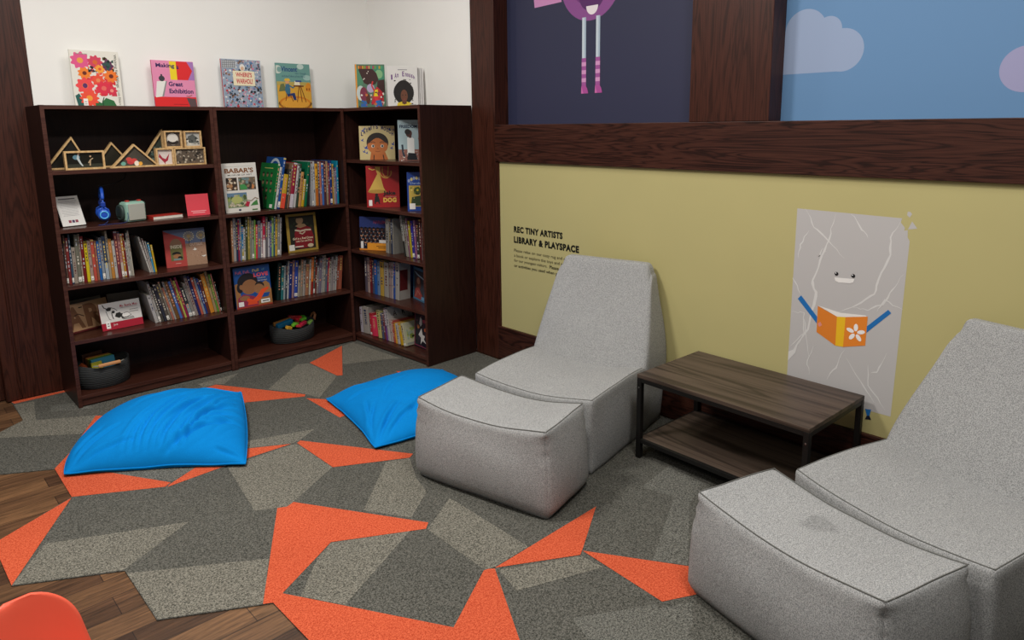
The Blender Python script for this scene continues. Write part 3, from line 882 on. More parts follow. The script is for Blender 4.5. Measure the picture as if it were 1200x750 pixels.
def spine_book(row, i, n, s0, th, h, lean, col, plane, z, axis):
    rnd = random.Random(hash((row.encode()[0], row.encode()[1], len(row), i)) & 0xffff)
    T = max(0.003, th * 0.93 * math.cos(math.radians(lean)))
    D = min(0.27, h * rnd.uniform(0.74, 0.95))
    if row == 'C5' and i >= 10:
        D = 0.2
    if (row == 'C4' and i == n - 1) or row == 'C3a':
        D = 0.10
    c = 0.0016 if T > 0.008 else 0.0007
    m = MB()
    # cover: two boards and a rounded spine
    col = ''.join('%02x' % int(int(col[k:k + 2], 16) * .86) for k in (0, 2, 4)) if sum(int(col[k:k + 2], 16) for k in (0, 2, 4)) > 420 else col
    cm = plain(col, 0.42)
    m.box(0, 0.002, 0, c, D, h, cm)
    m.box(T - c, 0.002, 0, T, D, h, cm)
    m.prism([(0, 0.002), (T * .15, 0.0006), (T * .5, 0), (T * .85, 0.0006), (T, 0.002), (T, 0.005), (0, 0.005)], cm, 'z', 0, h)
    a = Art(m, (0, 0.0, 0), (1, 0, 0), (0, 0, 1), T, h, (0, -1, 0), 0.00003)
    r, g, b = [int(col[k:k + 2], 16) for k in (0, 2, 4)]
    light = (r + g + b) > 380
    inks = ['2a2622', '5a2220', '1f2f52', '3c3a38'] if light else ['d8d0c0', 'c8b060', 'b8bcc0', 'd09070']
    if (row, i) in BAND:
        a.rect(0.04, 0.0, 0.96, rnd.uniform(.3, .5), BAND[(row, i)])
    ink = inks[rnd.randrange(4)]
    v = rnd.uniform(.88, .95)
    while v > 0.3:                      # broken strokes of a title, too small to read
        d = rnd.uniform(.02, .07)
        a.rect(rnd.uniform(.28, .36), v - d, rnd.uniform(.58, .70), v, ink)
        v -= d + rnd.uniform(.015, .05)
        if rnd.random() < .25:
            v -= rnd.uniform(.1, .25)
            ink = inks[rnd.randrange(4)]
    if rnd.random() < .14 and T > .006:  # library label near the foot of the spine
        a.rect(.06, .03, .94, .11 + .04 * rnd.random(), 'e2ded6')
        a.rect(.25, .05, .75, .065, '2a2a2a')
    if rnd.random() < .35:
        a.rect(.04, .96, .96, .99, inks[rnd.randrange(4)])
    if row[0] == 'C' or rnd.random() < 1.0:
        # printed shapes on the boards, seen where a neighbour is shorter
        if row == 'C5' and i in (0, 8, 14):
            b2 = Art(m, (T, 0, 0), (0, 1, 0), (0, 0, 1), D, h, (1, 0, 0), 0.00003)
            if i == 8:
                b2.text('A', .22, .72, .36, .88, '1c1c1c', 0.02)
                b2.text('R', .58, .72, .70, .88, '1c1c1c', 0.02)
            elif i == 14:
                b2.scatter(3, 16, .1, .25, .95, .75, .10, ['7c8a3c', 'a0aa60', '9aa890'])
                b2.scatter(4, 5, .3, .05, .7, .4, .07, ['1c1c1c'])
                b2.rect(.05, .02, .95, .12, '8c8c80')
            else:
                b2.flower(.35, .82, .12, 6, 'b03838', '50202c')
                b2.ell(.6, .45, .10, .14, 'b07868')
                b2.ell(.35, .2, .16, .12, '7c2c28')
    if row == 'B1' and i in (0, 2):
        b2 = Art(m, (0, D, 0), (0, -1, 0), (0, 0, 1), D, h, (-1, 0, 0), 0.00003)
        if i == 0:
            for q in range(11):
                b2.ell(.22 + .24 * (q % 3) + .03 * (q // 3), .74 - .17 * (q // 3), .055, .05, '8a6a52', 12)
                b2.ell(.22 + .24 * (q % 3) + .03 * (q // 3), .775 - .17 * (q // 3), .05, .025, '2c2420', 10)
            b2.rect(.25, .88, .75, .895, 'c8c070')
            b2.rect(.82, .02, .98, .10, 'e2ded6')
        else:
            for q, cc in ((.34, 'b8c4cc'), (.27, '1c4888'), (.18, 'b8c4cc'), (.12, '1c4888')):
                b2.ell(.55, .72, q, q * D / h, cc, 28)
    if row == 'C4' and i == n - 1:
        Art(m, (T, 0, 0), (0, 1, 0), (0, 0, 1), D, h, (1, 0, 0), 0.00003).rect(.05, .25, .75, .8, '5c1c1c')
    lab, grp = ROWINFO[row]
    phi = math.radians(lean)
    o = m.build('book', fix=False)
    p = MB()
    p.box(c, 0.004, 0.003, T - c, D - 0.004, h - 0.003, M_PAGES)
    p.build('pages', o)
    R = Matrix.Rotation(phi, 4, 'Y')
    dz = T * math.sin(phi) if phi > 0 else 0.0
    if axis == 'y':
        o.matrix_world = Matrix.Translation((s0, plane, z + dz + 0.0004)) @ R
    else:
        o.matrix_world = Matrix.Translation(CR(plane, -s0, z + dz + 0.0004)) @ Matrix.Rotation(-PI / 2 + CA, 4, 'Z') @ R
    bot = BAND.get((row, i))
    cw = colour_word(col)
    if n - i <= 3 and n > 6:
        pos = {1: 'rightmost', 2: 'second from right', 3: 'third from right'}[n - i]
    else:
        pos = ORD[i + 1] + ' from left'
    lean_w = ''
    tag(o, '%s book spine, %s, %s' % (cw, pos, lab), 'book', grp)
    return o


ZS = {'A3': .725, 'A3b': .725, 'A4': .40, 'B1': 1.05, 'B2': .725, 'B3': .40, 'C3a': .707, 'C3b': .707, 'C4': .375, 'C5': .06}
LIM = {'A3': (.0215, .40), 'A3b': (.43, .60), 'A4': (.42, .893), 'B1': (1.25, 1.790), 'B2': (.945, 1.33), 'B3': (1.23, 1.785),
       'C3a': (.29, .415), 'C3b': (.49, .80), 'C4': (-.02, .46), 'C5': (-.018, .60)}
for row, (plane, z_, axis, L) in SPINES.items():
    lo, hi = LIM[row]
    a0, a1 = L[0][0], L[-1][0] + L[-1][1]
    # extra room needed at the foot and wherever the lean changes
    b0 = max(a0, lo + max(0, -math.sin(math.radians(L[0][3])) * L[0][2]))
    b1 = min(a1, hi)
    tn = [math.tan(math.radians(q[3])) for q in L]
    gap = [max(0.0, min(L[i][2], L[i + 1][2]) * (tn[i] - tn[i + 1])) for i in range(len(L) - 1)] + [0.0]
    k = (b1 - b0 - sum(gap)) / (a1 - a0)
    pos = b0
    for i, (s0, th, h, lean, col) in enumerate(L):
        spine_book(row, i, len(L), pos, th * k, h, lean, col, plane, ZS[row], axis)
        pos += th * k + gap[i]
# ------------------------------------------------------------------ picture books standing face out


def face_book(label, w, h, t, col, art, loc, yaw=0.0, lean=0.0, group=None, spine=None, gap=0.0):
    """origin at the foot of the back board; the cover looks along local -y"""
    root = empty('picture_book', loc, (math.radians(-lean), 0, math.radians(yaw)))
    tag(root, label, 'book', group)
    m = MB()
    cm = plain(col, 0.35)
    sm = plain(spine or col, 0.4)
    m.box(0 - w / 2, -t, 0, w / 2, -t + 0.0022, h, cm, 0.0005)
    m.box(0 - w / 2, -0.0022, 0, w / 2, 0, h, cm, 0.0005)
    m.prism([(-w / 2 - .0016, -t + .003), (-w / 2, -t + .0002), (-w / 2, -.0002), (-w / 2 - .0016, -.003)], sm, 'z', 0, h)
    a = Art(m, (-w / 2, -t, 0), (1, 0, 0), (0, 0, 1), w, h, (0, -1, 0), 0.00003)
    art(a)
    m.build('cover', root, fix=False)
    p = MB()
    p.box(-w / 2 + 0.001, -t + 0.0024, 0.004, w / 2 - 0.004, -0.0024, h - 0.004, M_PAGES)
    p.build('pages', root)
    return root


def art_flowers(a):
    a.poly([(.06, 0), (.02, .2), (.10, .24), (.22, .05), (.22, 0)], '1f5a54')
    a.poly([(.45, 0), (.30, .10), (.42, .14), (.56, .06), (.60, .02)], '2e6b3c')
    a.poly([(.52, .06), (.64, .17), (.80, .12), (.86, .0), (.60, .0)], '2e6b3c')
    a.flower(.20, .82, .20, 9, 'e0568a', 'e8a048')
    a.flower(.50, .80, .16, 9, 'd2405c', 'd8642c')
    a.scatter(11, 60, .28, .20, .88, .74, .055, ['e23a44', 'd42a34', 'ee6a4a', 'e0485c'])
    a.flower(.75, .74, .13, 7, '5b2c50', '2c2030')
    a.scatter(12, 14, .66, .64, .88, .92, .05, ['3c2438', '6a3c5a', '2b5048', '5c4a24'])
    a.flower(.26, .60, .14, 9, 'f0822a', '6a2414')
    a.flower(.80, .56, .15, 9, 'f07a2a', '6a2414')
    a.flower(.24, .38, .19, 8, 'ee4a4c', 'f08c3c')
    a.ell(.24, .38, .05, .045, '5a2a64', 12)
    a.flower(.30, .16, .20, 12, 'ef5038', 'f39a38')
    a.flower(.52, .48, .14, 8, 'ea5038', 'e88a58')
    a.flower(.62, .34, .17, 10, 'df2f48', 'e86a60')
    a.flower(.78, .30, .12, 9, 'd8304c', 'f09080')
    a.scatter(13, 16, .34, .62, .60, .76, .035, ['3a2a3a', 'e86a3a', '203c44'])
    a.flower(.58, .68, .10, 7, 'f4a03a', 'e05028')
    a.stroke([(.58, 0), (.56, .10), (.60, .18)], .02, '1e4a30')
    a.rect(.17, .02, .26, .15, 'f2f0ea')
    a.rect(.19, .05, .24, .06, '33302c')
    a.rect(.19, .09, .24, .10, '33302c')
    a.vtext('Waiting for Wings', .88, .36, .955, .95, '55544c', 0.0)
    a.vtext('Lois Ehlert', .90, .04, .95, .30, '8a887c', 0.0)
    a.rect(.12, .93, .36, .94, '9a988e')


def art_exhibition(a):
    a.rect(0, 0, 1, .235, 'e02a2c')
    a.rect(.42, .60, .58, .99, 'f0d428')
    a.poly([(.58, .60), (.84, .60), (.96, .80), (.84, .99), (.58, .99)], 'df2b2e')
    a.poly([(.84, .99), (.96, .80), (.84, .60), (1, .60), (1, .99)], 'a779b8')
    a.text('Making', .10, .83, .54, .94, '2a2158', 0.03)
    a.text('a', .58, .83, .64, .90, '2a2158', 0.03)
    a.text('Great', .36, .46, .70, .56, '2a2158', 0.03)
    a.text('Exhibition', .36, .31, .94, .41, '2a2158', 0.03)
    a.poly([(.03, .22), (.18, .24), (.30, .57), (.09, .56)], 'e8e6e0')
    a.poly([(.18, .24), (.22, .24), (.33, .57), (.30, .57)], '8c8c8c')
    a.ell(.21, .62, .07, .06, '3a3a40', 16)
    a.rect(.19, .66, .23, .71, '3a3a40')
    a.poly([(.76, .22), (.98, .20), (1, 0), (.84, 0)], '5e4a4c')
    a.stroke([(.76, .26), (.82, .25), (.9, .28)], .02, 'a0603c')
    a.rect(.43, .075, .78, .085, '9c2024')


def art_warhol(a):
    a.scatter(21, 420, .02, .01, .98, .99, .030, ['6f8fb8', '28323e', 'e4e2de', 'b8404c', '8c9cb0', '4a5a6c', 'd0a8b0', '1f2428',
                                                   'c8ccd2', '5a7ca8', 'd07a98', '8a6a5a'])
    a.rect(.02, .82, .36, .98, 'b8bcc0')
    for k in range(7):
        a.stroke([(.03 + k * .05, .83), (.06 + k * .045, .975)], .008, '3a3e44')
    for k in range(4):
        a.stroke([(.02, .84 + k * .04), (.35, .85 + k * .04)], .008, '3a3e44')
    a.ell(.52, .84, .07, .07, 'e6e2da', 16)
    a.ell(.52, .82, .04, .04, 'd8b090', 12)
    a.rect(.27, .47, .82, .77, 'efe3c2')
    a.text("WHERE'S", .34, .645, .75, .74, 'c8404a', 0.03)
    a.text('WARHOL?', .34, .51, .76, .615, 'c8404a', 0.03)


def art_vincent(a):
    a.rect(0, 0, 1, .52, 'd9a43a')
    a.rect(0, .52, 1, .60, 'b8a458')
    a.ell(.05, .86, .12, .09, 'cfd8cc', 18)
    a.ell(.10, .86, .07, .06, '7fa6a0', 18)
    a.ell(.72, .94, .10, .06, 'bcd0c8', 18)
    a.ell(.90, .70, .12, .06, '9fc0b8', 18)
    a.text('Vincent', .14, .82, .62, .93, '20407c', 0.025, 0.0, 0.05)
    a.text('van Gogh', .55, .76, .88, .81, '2b4c6c', 0.0)
    a.text('and the Colors of the Wind', .16, .70, .84, .745, '2b4c6c', 0.0)
    a.poly([(.84, .40), (.84, .54), (.92, .60), (1, .55), (1, .38)], 'd88c28')
    a.rect(.86, .42, .89, .47, '7a4414')
    a.rect(.93, .42, .96, .47, '7a4414')
    a.poly([(.04, .38), (.10, .54), (.20, .56), (.26, .40)], '6a7448')
    a.ell(.5, .12, .48, .17, 'd07f22', 36)
    a.ell(.5, .12, .42, .13, 'e0a038', 36)
    for k in range(30):
        an = PI + PI * k / 29
        a.stroke([(.5 + .46 * math.cos(an), .16 + .14 * math.sin(an)), (.5 + .49 * math.cos(an), .12 + .14 * math.sin(an))], .012, '3b3c1c')
    # painter seated at an easel
    a.poly([(.22, .40), (.24, .54), (.34, .56), (.38, .44), (.36, .32), (.26, .32)], '3d6f88')
    a.ell(.30, .60, .06, .05, 'd8a070', 14)
    a.poly([(.20, .62), (.40, .62), (.36, .67), (.25, .67)], 'e0b83c')
    a.stroke([(.34, .52), (.46, .47), (.52, .52)], .04, '3d6f88')
    a.poly([(.28, .33), (.50, .36), (.54, .20), (.46, .20), (.42, .30), (.28, .27)], '23376a')
    a.stroke([(.26, .34), (.22, .18)], .02, '7a4414')
    a.stroke([(.36, .32), (.44, .17)], .02, '7a4414')
    a.stroke([(.66, .60), (.56, .16)], .02, '6a3210')
    a.stroke([(.66, .60), (.70, .16)], .02, '6a3210')
    a.stroke([(.66, .60), (.82, .16)], .02, '6a3210')
    a.rect(.48, .50, .78, .525, '6a3210')
    a.poly([(.50, .53), (.68, .53), (.66, .62), (.52, .62)], 'e9dfc0')
    a.rect(.54, .60, .72, .635, '28488c')


def art_reader(a):
    a.rect(0, 0, .05, 1, 'e79a34')
    a.poly([(.05, .55), (.05, .92), (.4, .9), (.2, .5)], '4f8a68')
    a.poly([(.62, .62), (.66, .97), (.98, .95), (.98, .55)], '3f8a6a')
    a.ell(.80, .78, .13, .10, '86b884', 18)
    a.poly([(.12, .97), (.12, .86), (.28, .58), (.46, .52), (.66, .55), (.78, .66), (.72, .80), (.58, .90), (.52, .97)], '3c1f1c')
    a.poly([(.72, .50), (.74, .64), (.98, .66), (.98, .34), (.84, .32)], '402220')
    for k, c in enumerate(['d88a2c', 'b05030', 'c8a030', '88a050', 'c04040', 'd0a060', '50a080', 'b04060', '70a040', '3a9078', 'c8a030', '50a070']):
        a.rect(.10 + k * .07, .90, .155 + k * .07, .965, c)
    a.ell(.16, .35, .14, .17, 'c8d4d0', 24)
    a.ell(.26, .33, .13, .16, '7d2c44', 24)
    a.ell(.50, .46, .13, .10, 'b8a8c8', 18)
    a.poly([(.50, .10), (.62, .42), (.72, .50), (.92, .36), (.94, .10)], 'c2222e')
    a.ell(.72, .28, .12, .12, 'd8353a', 20)
    a.poly([(.60, .28), (.64, .42), (.74, .44), (.74, .28)], 'edd322')
    a.poly([(.62, .02), (.66, .18), (.84, .20), (.90, .02)], '2c6cb4')
    a.poly([(.14, .04), (.18, .20), (.34, .16), (.36, .04)], '2c62a8')
    a.ell(.40, .22, .07, .12, '5a2a18', 16)
    a.scatter(31, 34, .08, .02, .95, .38, .04, ['b83038', 'd8c8b8', '2b2024', '58702c', '7c2c50', 'c8703c', 'e8e0d8'])
    a.stroke([(.62, .40), (.54, .52), (.58, .62)], .05, 'cc3030')
    for x, y in ((.40, .80), (.44, .84), (.30, .68), (.27, .66)):
        a.ell(x, y, .018, .014, 'e8dcd0', 8)


def art_enough(a):
    a.rect(.36, .90, .66, .915, '6a6a6c')
    for k, (ch, x) in enumerate([('I', .13), ('A', .25), ('m', .33), ('E', .50), ('n', .60), ('o', .66), ('u', .72), ('g', .79), ('h', .86)]):
        y = .66 + .09 * math.sin(PI * (x - .1) / .85)
        a.text(ch, x, y, x + (.07 if k in (1, 3) else .05), y + (.12 if k in (0, 1, 3) else .085), '6a3c7c', 0.03)
    a.ell(.53, .36, .30, .30, '17120f', 40)
    a.scatter(41, 90, .22, .08, .84, .68, .03, ['17120f', '1d1713'])
    rnd = random.Random(4)
    for k in range(44):
        an = 2 * PI * k / 44
        a.ell(.53 + .31 * math.cos(an), .36 + .255 * math.sin(an), .028, .024, '17120f', 8, up=False)
    a.k += 1
    a.poly([(.28, 0), (.32, .11), (.45, .14), (.62, .14), (.76, .11), (.80, 0)], 'd8bc2c')
    a.poly([(.46, .10), (.48, .17), (.60, .17), (.62, .10), (.54, .07)], '5a3322')
    a.ell(.54, .28, .115, .15, '6b3f2a', 24)
    a.ell(.49, .30, .018, .014, '1a1210', 8)
    a.ell(.59, .30, .018, .014, '1a1210', 8)
    a.ell(.54, .20, .035, .012, '8c3c34', 10)
    a.rect(.70, .06, .93, .075, '9a9a98')


def art_inside_outside(a):
    a.rect(.48, 0, 1, .60, 'a6836a')
    a.rect(.0, .60, 1, 1, '6d7994')
    a.poly([(0, 0), (0, .98), (.50, .74), (.50, 0)], 'b3443f')
    a.scatter(51, 50, .50, .02, .99, .56, .012, ['8c6a54', 'b89880', '7c5c48'])
    a.rect(.12, .17, .42, .56, '6c6a3c')
    a.ell(.27, .56, .15, .20, '8c6a50', 24, 0, PI)
    a.text('INSIDE', .135, .50, .405, .59, 'e6dcc0', 0.03)
    a.ell(.26, .34, .11, .07, '17130f', 18, 0, PI)
    a.ell(.27, .29, .09, .06, '9c6a44', 16)
    a.ell(.34, .24, .06, .045, '15110e', 14)
    a.rect(.18, .18, .36, .23, '7a8c8c')
    a.rect(.22, .09, .35, .10, 'e0c8bc')
    for cx, cy, r in ((.60, .80, .12), (.90, .80, .10)):
        a.stroke([(cx, .52), (cx + .005, cy)], .018, '5a4030')
        for k in range(14):
            an = 2 * PI * k / 14
            a.stroke([(cx, cy), (cx + r * math.cos(an), cy + r * math.sin(an))], .014, 'b09868')
            a.ell(cx + r * math.cos(an), cy + r * .98 * math.sin(an), .016, .016, 'd8cc9c', 7, up=False)
        a.k += 1
    a.text('OUTSIDE', .60, .53, .92, .61, 'd8b8a0', 0.03)
    a.poly([(.66, .43), (.72, .40), (.78, .43), (.74, .44), (.72, .49), (.70, .44)], 'efeae0')
    a.poly([(.86, .24), (.92, .20), (.97, .22), (.98, .25), (.90, .24)], 'e9e4d8')


def art_art(a):
    a.rect(0, 0, 1, .06, '5e1a1c')
    a.text('A', .03, .12, .40, .90, '8a5e40', 0.04)
    a.text('R', .44, .12, .84, .92, '8a5e40', 0.04)
    a.stroke([(.20, .58), (.30, .63), (.42, .52)], .022, '4a3022')
    a.rect(.34, .82, .42, .86, '2a1c14')
    a.rect(.02, .07, .08, .20, 'd8d4cc')


def art_cat(a):
    a.rect(0, 0, 1, .27, 'a8142e')
    a.text('Ms. Beetle Mou', .50, .77, .93, .87, 'a81c34', 0.02)
    a.rect(.50, .735, .92, .75, '7a6a6c')
    a.rect(.72, .62, .93, .64, '6a6866')
    a.rect(.70, .54, .93, .56, '6a6866')
    K = '16140f'
    a.stroke([(.09, .96), (.12, .84), (.17, .80)], .022, K)
    a.poly([(.15, .78), (.22, .84), (.30, .82), (.26, .70), (.18, .70)], K)
    a.stroke([(.26, .82), (.36, .76), (.42, .66)], .014, K)
    a.ell(.32, .64, .04, .05, K, 14)
    a.poly([(.38, .58), (.48, .60), (.52, .46), (.44, .38), (.34, .46)], K)
    a.poly([(.46, .56), (.60, .52), (.66, .36), (.50, .34)], '2c2a26')
    a.ell(.62, .46, .10, .10, 'e8e4de', 18)
    a.stroke([(.56, .54), (.66, .56), (.74, .44), (.60, .36)], .014, K)
    a.stroke([(.15, .72), (.17, .56), (.20, .40), (.24, .36)], .012, K)
    a.stroke([(.28, .62), (.28, .50), (.30, .38)], .02, K)
    a.stroke([(.52, .38), (.78, .36), (.80, .30), (.52, .32)], .016, K)
    a.rect(.10, .06, .20, .34, 'eeeae4')
    a.rect(.13, .14, .17, .17, '222222')
    a.rect(.13, .22, .17, .25, '222222')
    a.text('Jack', .27, .12, .38, .21, 'e8e0dc', 0.0)


def art_babar(a):
    a.rect(.10, .93, .88, .936, '9c9a96')
    a.text("BABAR'S", .07, .80, .91, .90, '7a4a24', 0.035)
    a.text('MUSEUM OF ART', .15, .745, .86, .775, '44403c', 0.01)
    a.rect(.08, .45, .40, .71, '3c2e24')
    a.scatter(61, 26, .09, .46, .39, .70, .045, ['c8b8a0', '6c4c34', 'e0d8c8', '1c1814', 'a87c54'])
    a.rect(.44, .45, .94, .71, '6a5c4c')
    a.scatter(62, 40, .45, .46, .93, .70, .05, ['4c5c44', '8c7458', '34302c', 'a09880', '6c8484'])
    a.poly([(.47, .46), (.47, .56), (.60, .57), (.68, .50), (.66, .46)], '3f8a4a')
    a.poly([(.80, .47), (.84, .57), (.90, .52), (.88, .47)], 'b87848')
    a.rect(.07, .10, .64, .40, '7c8a6c')
    a.rect(.07, .32, .64, .40, '5c7890')
    a.scatter(63, 40, .08, .12, .63, .36, .06, ['8c9a54', 'b0ac7c', '4c5c3c', 'c4b8a0', 'a8a088'])
    a.ell(.34, .26, .16, .07, 'a8ac68', 20)
    a.poly([(.56, .13), (.62, .22), (.72, .20), (.66, .10)], 'a8243c')
    a.poly([(.72, .12), (.80, .18), (.93, .24), (.95, .13)], '3e7c3e')
    a.stroke([(.62, .24), (.76, .22), (.88, .28), (.97, .25)], .03, '8c7c68')
    a.ell(.40, .05, .04, .02, '24304c', 10)
    a.rect(.76, .025, .92, .05, '3c6c34')


def art_gold(a):
    a.rect(.08, .06, .92, .94, '24241c')
    a.scatter(71, 14, .1, .6, .9, .92, .06, ['2c3424', '343420', '1c1c18'])
    a.poly([(.22, .14), (.24, .50), (.36, .66), (.62, .68), (.80, .60), (.88, .36), (.84, .10), (.40, .08)], '7c1a22')
    a.ell(.44, .82, .12, .10, '9a7c5c', 18)
    a.ell(.44, .88, .12, .06, '2c2018', 18, 0, PI)
    a.poly([(.28, .68), (.42, .74), (.60, .72), (.66, .66), (.44, .62)], 'a88864')
    a.stroke([(.26, .58), (.44, .54), (.62, .56), (.80, .55)], .05, 'c0b098')
    a.stroke([(.40, .50), (.50, .46), (.60, .52)], .04, 'b8a88c')
    a.text('Girl in a Red Dress', .16, .32, .84, .38, 'e8dcb8', 0.01)
    a.text('with Cat and Dog', .26, .24, .80, .30, 'e8dcb8', 0.01)
    a.rect(.02, .05, .20, .20, 'dcd8d0')
    a.rect(.22, .12, .50, .15, 'cfc8b8')
    a.ell(.74, .14, .10, .05, 'c4b494', 14)


def art_love(a):
    a.poly([(0, 0), (0, .60), (.10, .62), (.16, .2), (.9, .2), (1, .40), (1, 0)], '96683c')
    a.poly([(.66, .30), (.70, .54), (.86, .60), (.96, .52), (1, .30)], '9c7044')
    a.ell(.36, .62, .28, .22, '201c20', 30)
    a.ell(.14, .50, .09, .12, '201c20', 16)
    a.ell(.40, .50, .22, .18, '8f6240', 28, rot=.4)
    a.ell(.17, .52, .05, .06, '8f6240', 12)
    a.ell(.68, .50, .13, .10, '2c2420', 20, rot=-.3)
    a.ell(.66, .42, .15, .12, '946844', 22, rot=-.5)
    a.poly([(.02, .02), (.06, .26), (.22, .34), (.50, .26), (.62, .18), (.60, .02)], '8c2c44')
    a.ell(.24, .24, .14, .06, '8f6240', 18)
    a.stroke([(.30, .20), (.46, .12), (.62, .20), (.76, .36), (.92, .42)], [.08, .14, .14, .12, .05], 'dd4f24')
    a.poly([(.30, .06), (.34, .18), (.50, .16), (.60, .06)], 'd84a24')
    a.text('Full, Full,', .05, .83, .44, .91, 'c06078', 0.02)
    a.text('Full', .52, .85, .70, .92, 'c8b060', 0.02)
    a.text('of', .78, .86, .86, .92, '5a8aa8', 0.02)
    a.text('LOVE', .54, .72, .95, .82, 'd8505c', 0.05)
    a.text('Trish Cooke', .64, .67, .88, .70, 'e0d0b0', 0.0)
    a.text('Paul Howard', .64, .61, .90, .64, 'e0d0b0', 0.0)
    a.rect(.06, .05, .20, .16, 'e8e6e0')
    a.rect(.68, .06, .93, .15, 'e8e6e0')
    a.rect(.72, .09, .90, .115, '3c3a38')
    a.rect(0, 0, 1, .03, 'a03828')


def art_laxmi(a):
    for x, y, r in ((.08, .86, .07), (.14, .92, .05), (.06, .58, .06), (.15, .36, .09), (.10, .24, .06), (.18, .20, .05), (.84, .90, .06),
                    (.92, .46, .07), (.88, .34, .06), (.96, .88, .04)):
        a.poly([(x, y), (x + r, y + r), (x + r * .7, y - .1 * r), (x + r * 1.3, y - r * .6), (x, y - r * .4), (x - r * .6, y + r * .7)], '2c4890')
    for k, ch in enumerate("LAXMI'S MOOCH"):
        if ch == ' ':
            continue
        t = k / 12
        x = .05 + .86 * t
        y = .64 + .27 * math.sin(PI * (.08 + .84 * t))
        a.text(ch, x, y, x + .062 * (.4 if ch in "'I" else 1), y + .12, '3b3452', 0.05)
    a.poly([(.28, 0), (.32, .22), (.72, .22), (.80, 0)], 'b4642e')
    a.ell(.51, .50, .31, .30, '231a16', 36)
    a.ell(.51, .40, .29, .24, 'b86a34', 36)
    a.poly([(.51, .78), (.30, .64), (.24, .46), (.40, .60), (.51, .66), (.62, .60), (.78, .46), (.72, .64)], '231a16')
    for x in (.38, .64):
        a.ell(x, .40, .046, .046, 'e4dcd0', 18)
        a.ell(x + .005, .40, .032, .038, '4a5a54', 14)
        a.ell(x + .005, .40, .016, .02, '15120f', 10)
        a.stroke([(x - .07, .50), (x, .53), (x + .07, .50)], .018, '3a2016')
    a.ell(.51, .33, .03, .018, '9c5028', 12)
    a.stroke([(.44, .25), (.51, .235), (.58, .25)], .015, '7c3c20')
    a.stroke([(.40, .14), (.39, .0)], .025, '1c1512')
    a.stroke([(.66, .14), (.68, .0)], .025, '1c1512')


def art_freedom(a):
    a.rect(0, 0, 1, .28, '8a5c50')
    a.scatter(81, 60, .02, .0, .98, .24, .02, ['e0dcd4', '6c4440', 'c8b8a8', '5a3030'])
    a.text('FREEDOM SOUP', .05, .80, .96, .88, '1c2c48', 0.04)
    a.rect(.10, .915, .36, .93, '7c8c90')
    a.rect(.42, .915, .64, .93, '7c8c90')
    a.poly([(.28, .12), (.28, .56), (.38, .60), (.50, .54), (.50, .12)], 'e4e4e0')
    a.ell(.34, .67, .10, .09, '4a2a22', 20)
    a.ell(.30, .71, .09, .07, '1c1614', 18)
    a.rect(.34, .56, .42, .62, '4a2a22')
    a.poly([(.26, .02), (.30, .20), (.54, .18), (.60, .02)], '15161c')
    a.stroke([(.12, .40), (.14, .20), (.18, .10)], .06, '24303c')
    a.text('story', .62, .52, .86, .57, 'a85c4c', 0.02)
    a.text('and', .66, .44, .82, .48, 'a85c4c', 0.02)


def art_jake(a):
    a.poly([(.28, .98), (.34, .80), (.12, .48), (.04, .38), (.60, .36), (.52, .48), (.42, .80), (.44, .98)], 'c8a44c')
    a.ell(.32, .385, .28, .045, 'a88238', 26)
    a.stroke([(.08, .94), (.2, .90), (.28, .92)], .03, 'c8a44c')
    pts = [(.60 + .17 * math.cos(t), .84 + .13 * math.sin(t)) for t in [PI * .1 - k * PI * 1.2 / 14 for k in range(15)]]
    a.stroke(pts, .035, 'b88c3c')
    a.stroke([(.50, .98), (.50, .84), (.56, .74), (.66, .76), (.68, .98)], .03, 'b88c3c')
    a.ell(.30, .30, .05, .035, '191512', 14)
    a.poly([(.22, .12), (.25, .27), (.36, .27), (.40, .14)], '191512')
    a.stroke([(.26, .14), (.24, .08)], .04, '191512')
    a.stroke([(.36, .14), (.38, .08)], .04, '191512')
    a.text('Jake', .50, .27, .88, .40, '1c1412', 0.04)
    a.text('the philharmonic', .56, .245, .90, .27, 'd8b0a0', 0.0)
    a.text('DOG', .50, .12, .90, .235, 'd8b04c', 0.06)
    a.rect(.06, .04, .16, .18, 'e6e2dc')
    a.rect(.22, .08, .46, .09, '701820')


def art_flowers_blue(a):
    a.rect(.05, .12, .97, .66, 'b49a44')
    for k in range(11):
        x = .06 + k * .08
        a.ell(x, .78 + .07 * math.sin(k * .55), .04, .045, 'c8b87c' if k % 2 else '8c98b8', 10)
    a.text('Dandelion Seed', .10, .69, .92, .75, '9cb0d0', 0.0)
    a.ell(.32, .52, .12, .10, '2c3818', 18)
    a.flower(.32, .54, .11, 5, '3c5020', 'c8b030')
    a.flower(.68, .50, .14, 8, 'b85a28', '7c2c1c')
    a.stroke([(.68, .40), (.66, .14)], .02, '2f4420')
    a.poly([(.10, .14), (.14, .36), (.40, .40), (.56, .30), (.70, .14)], '2c3f22')
    a.ell(.48, .26, .08, .06, 'a03c2c', 14)
    a.scatter(91, 26, .06, .13, .96, .62, .03, ['d8c468', '6c7430', 'a88c34', '30401c'])
    a.rect(.06, .05, .24, .20, 'e0dcd6')


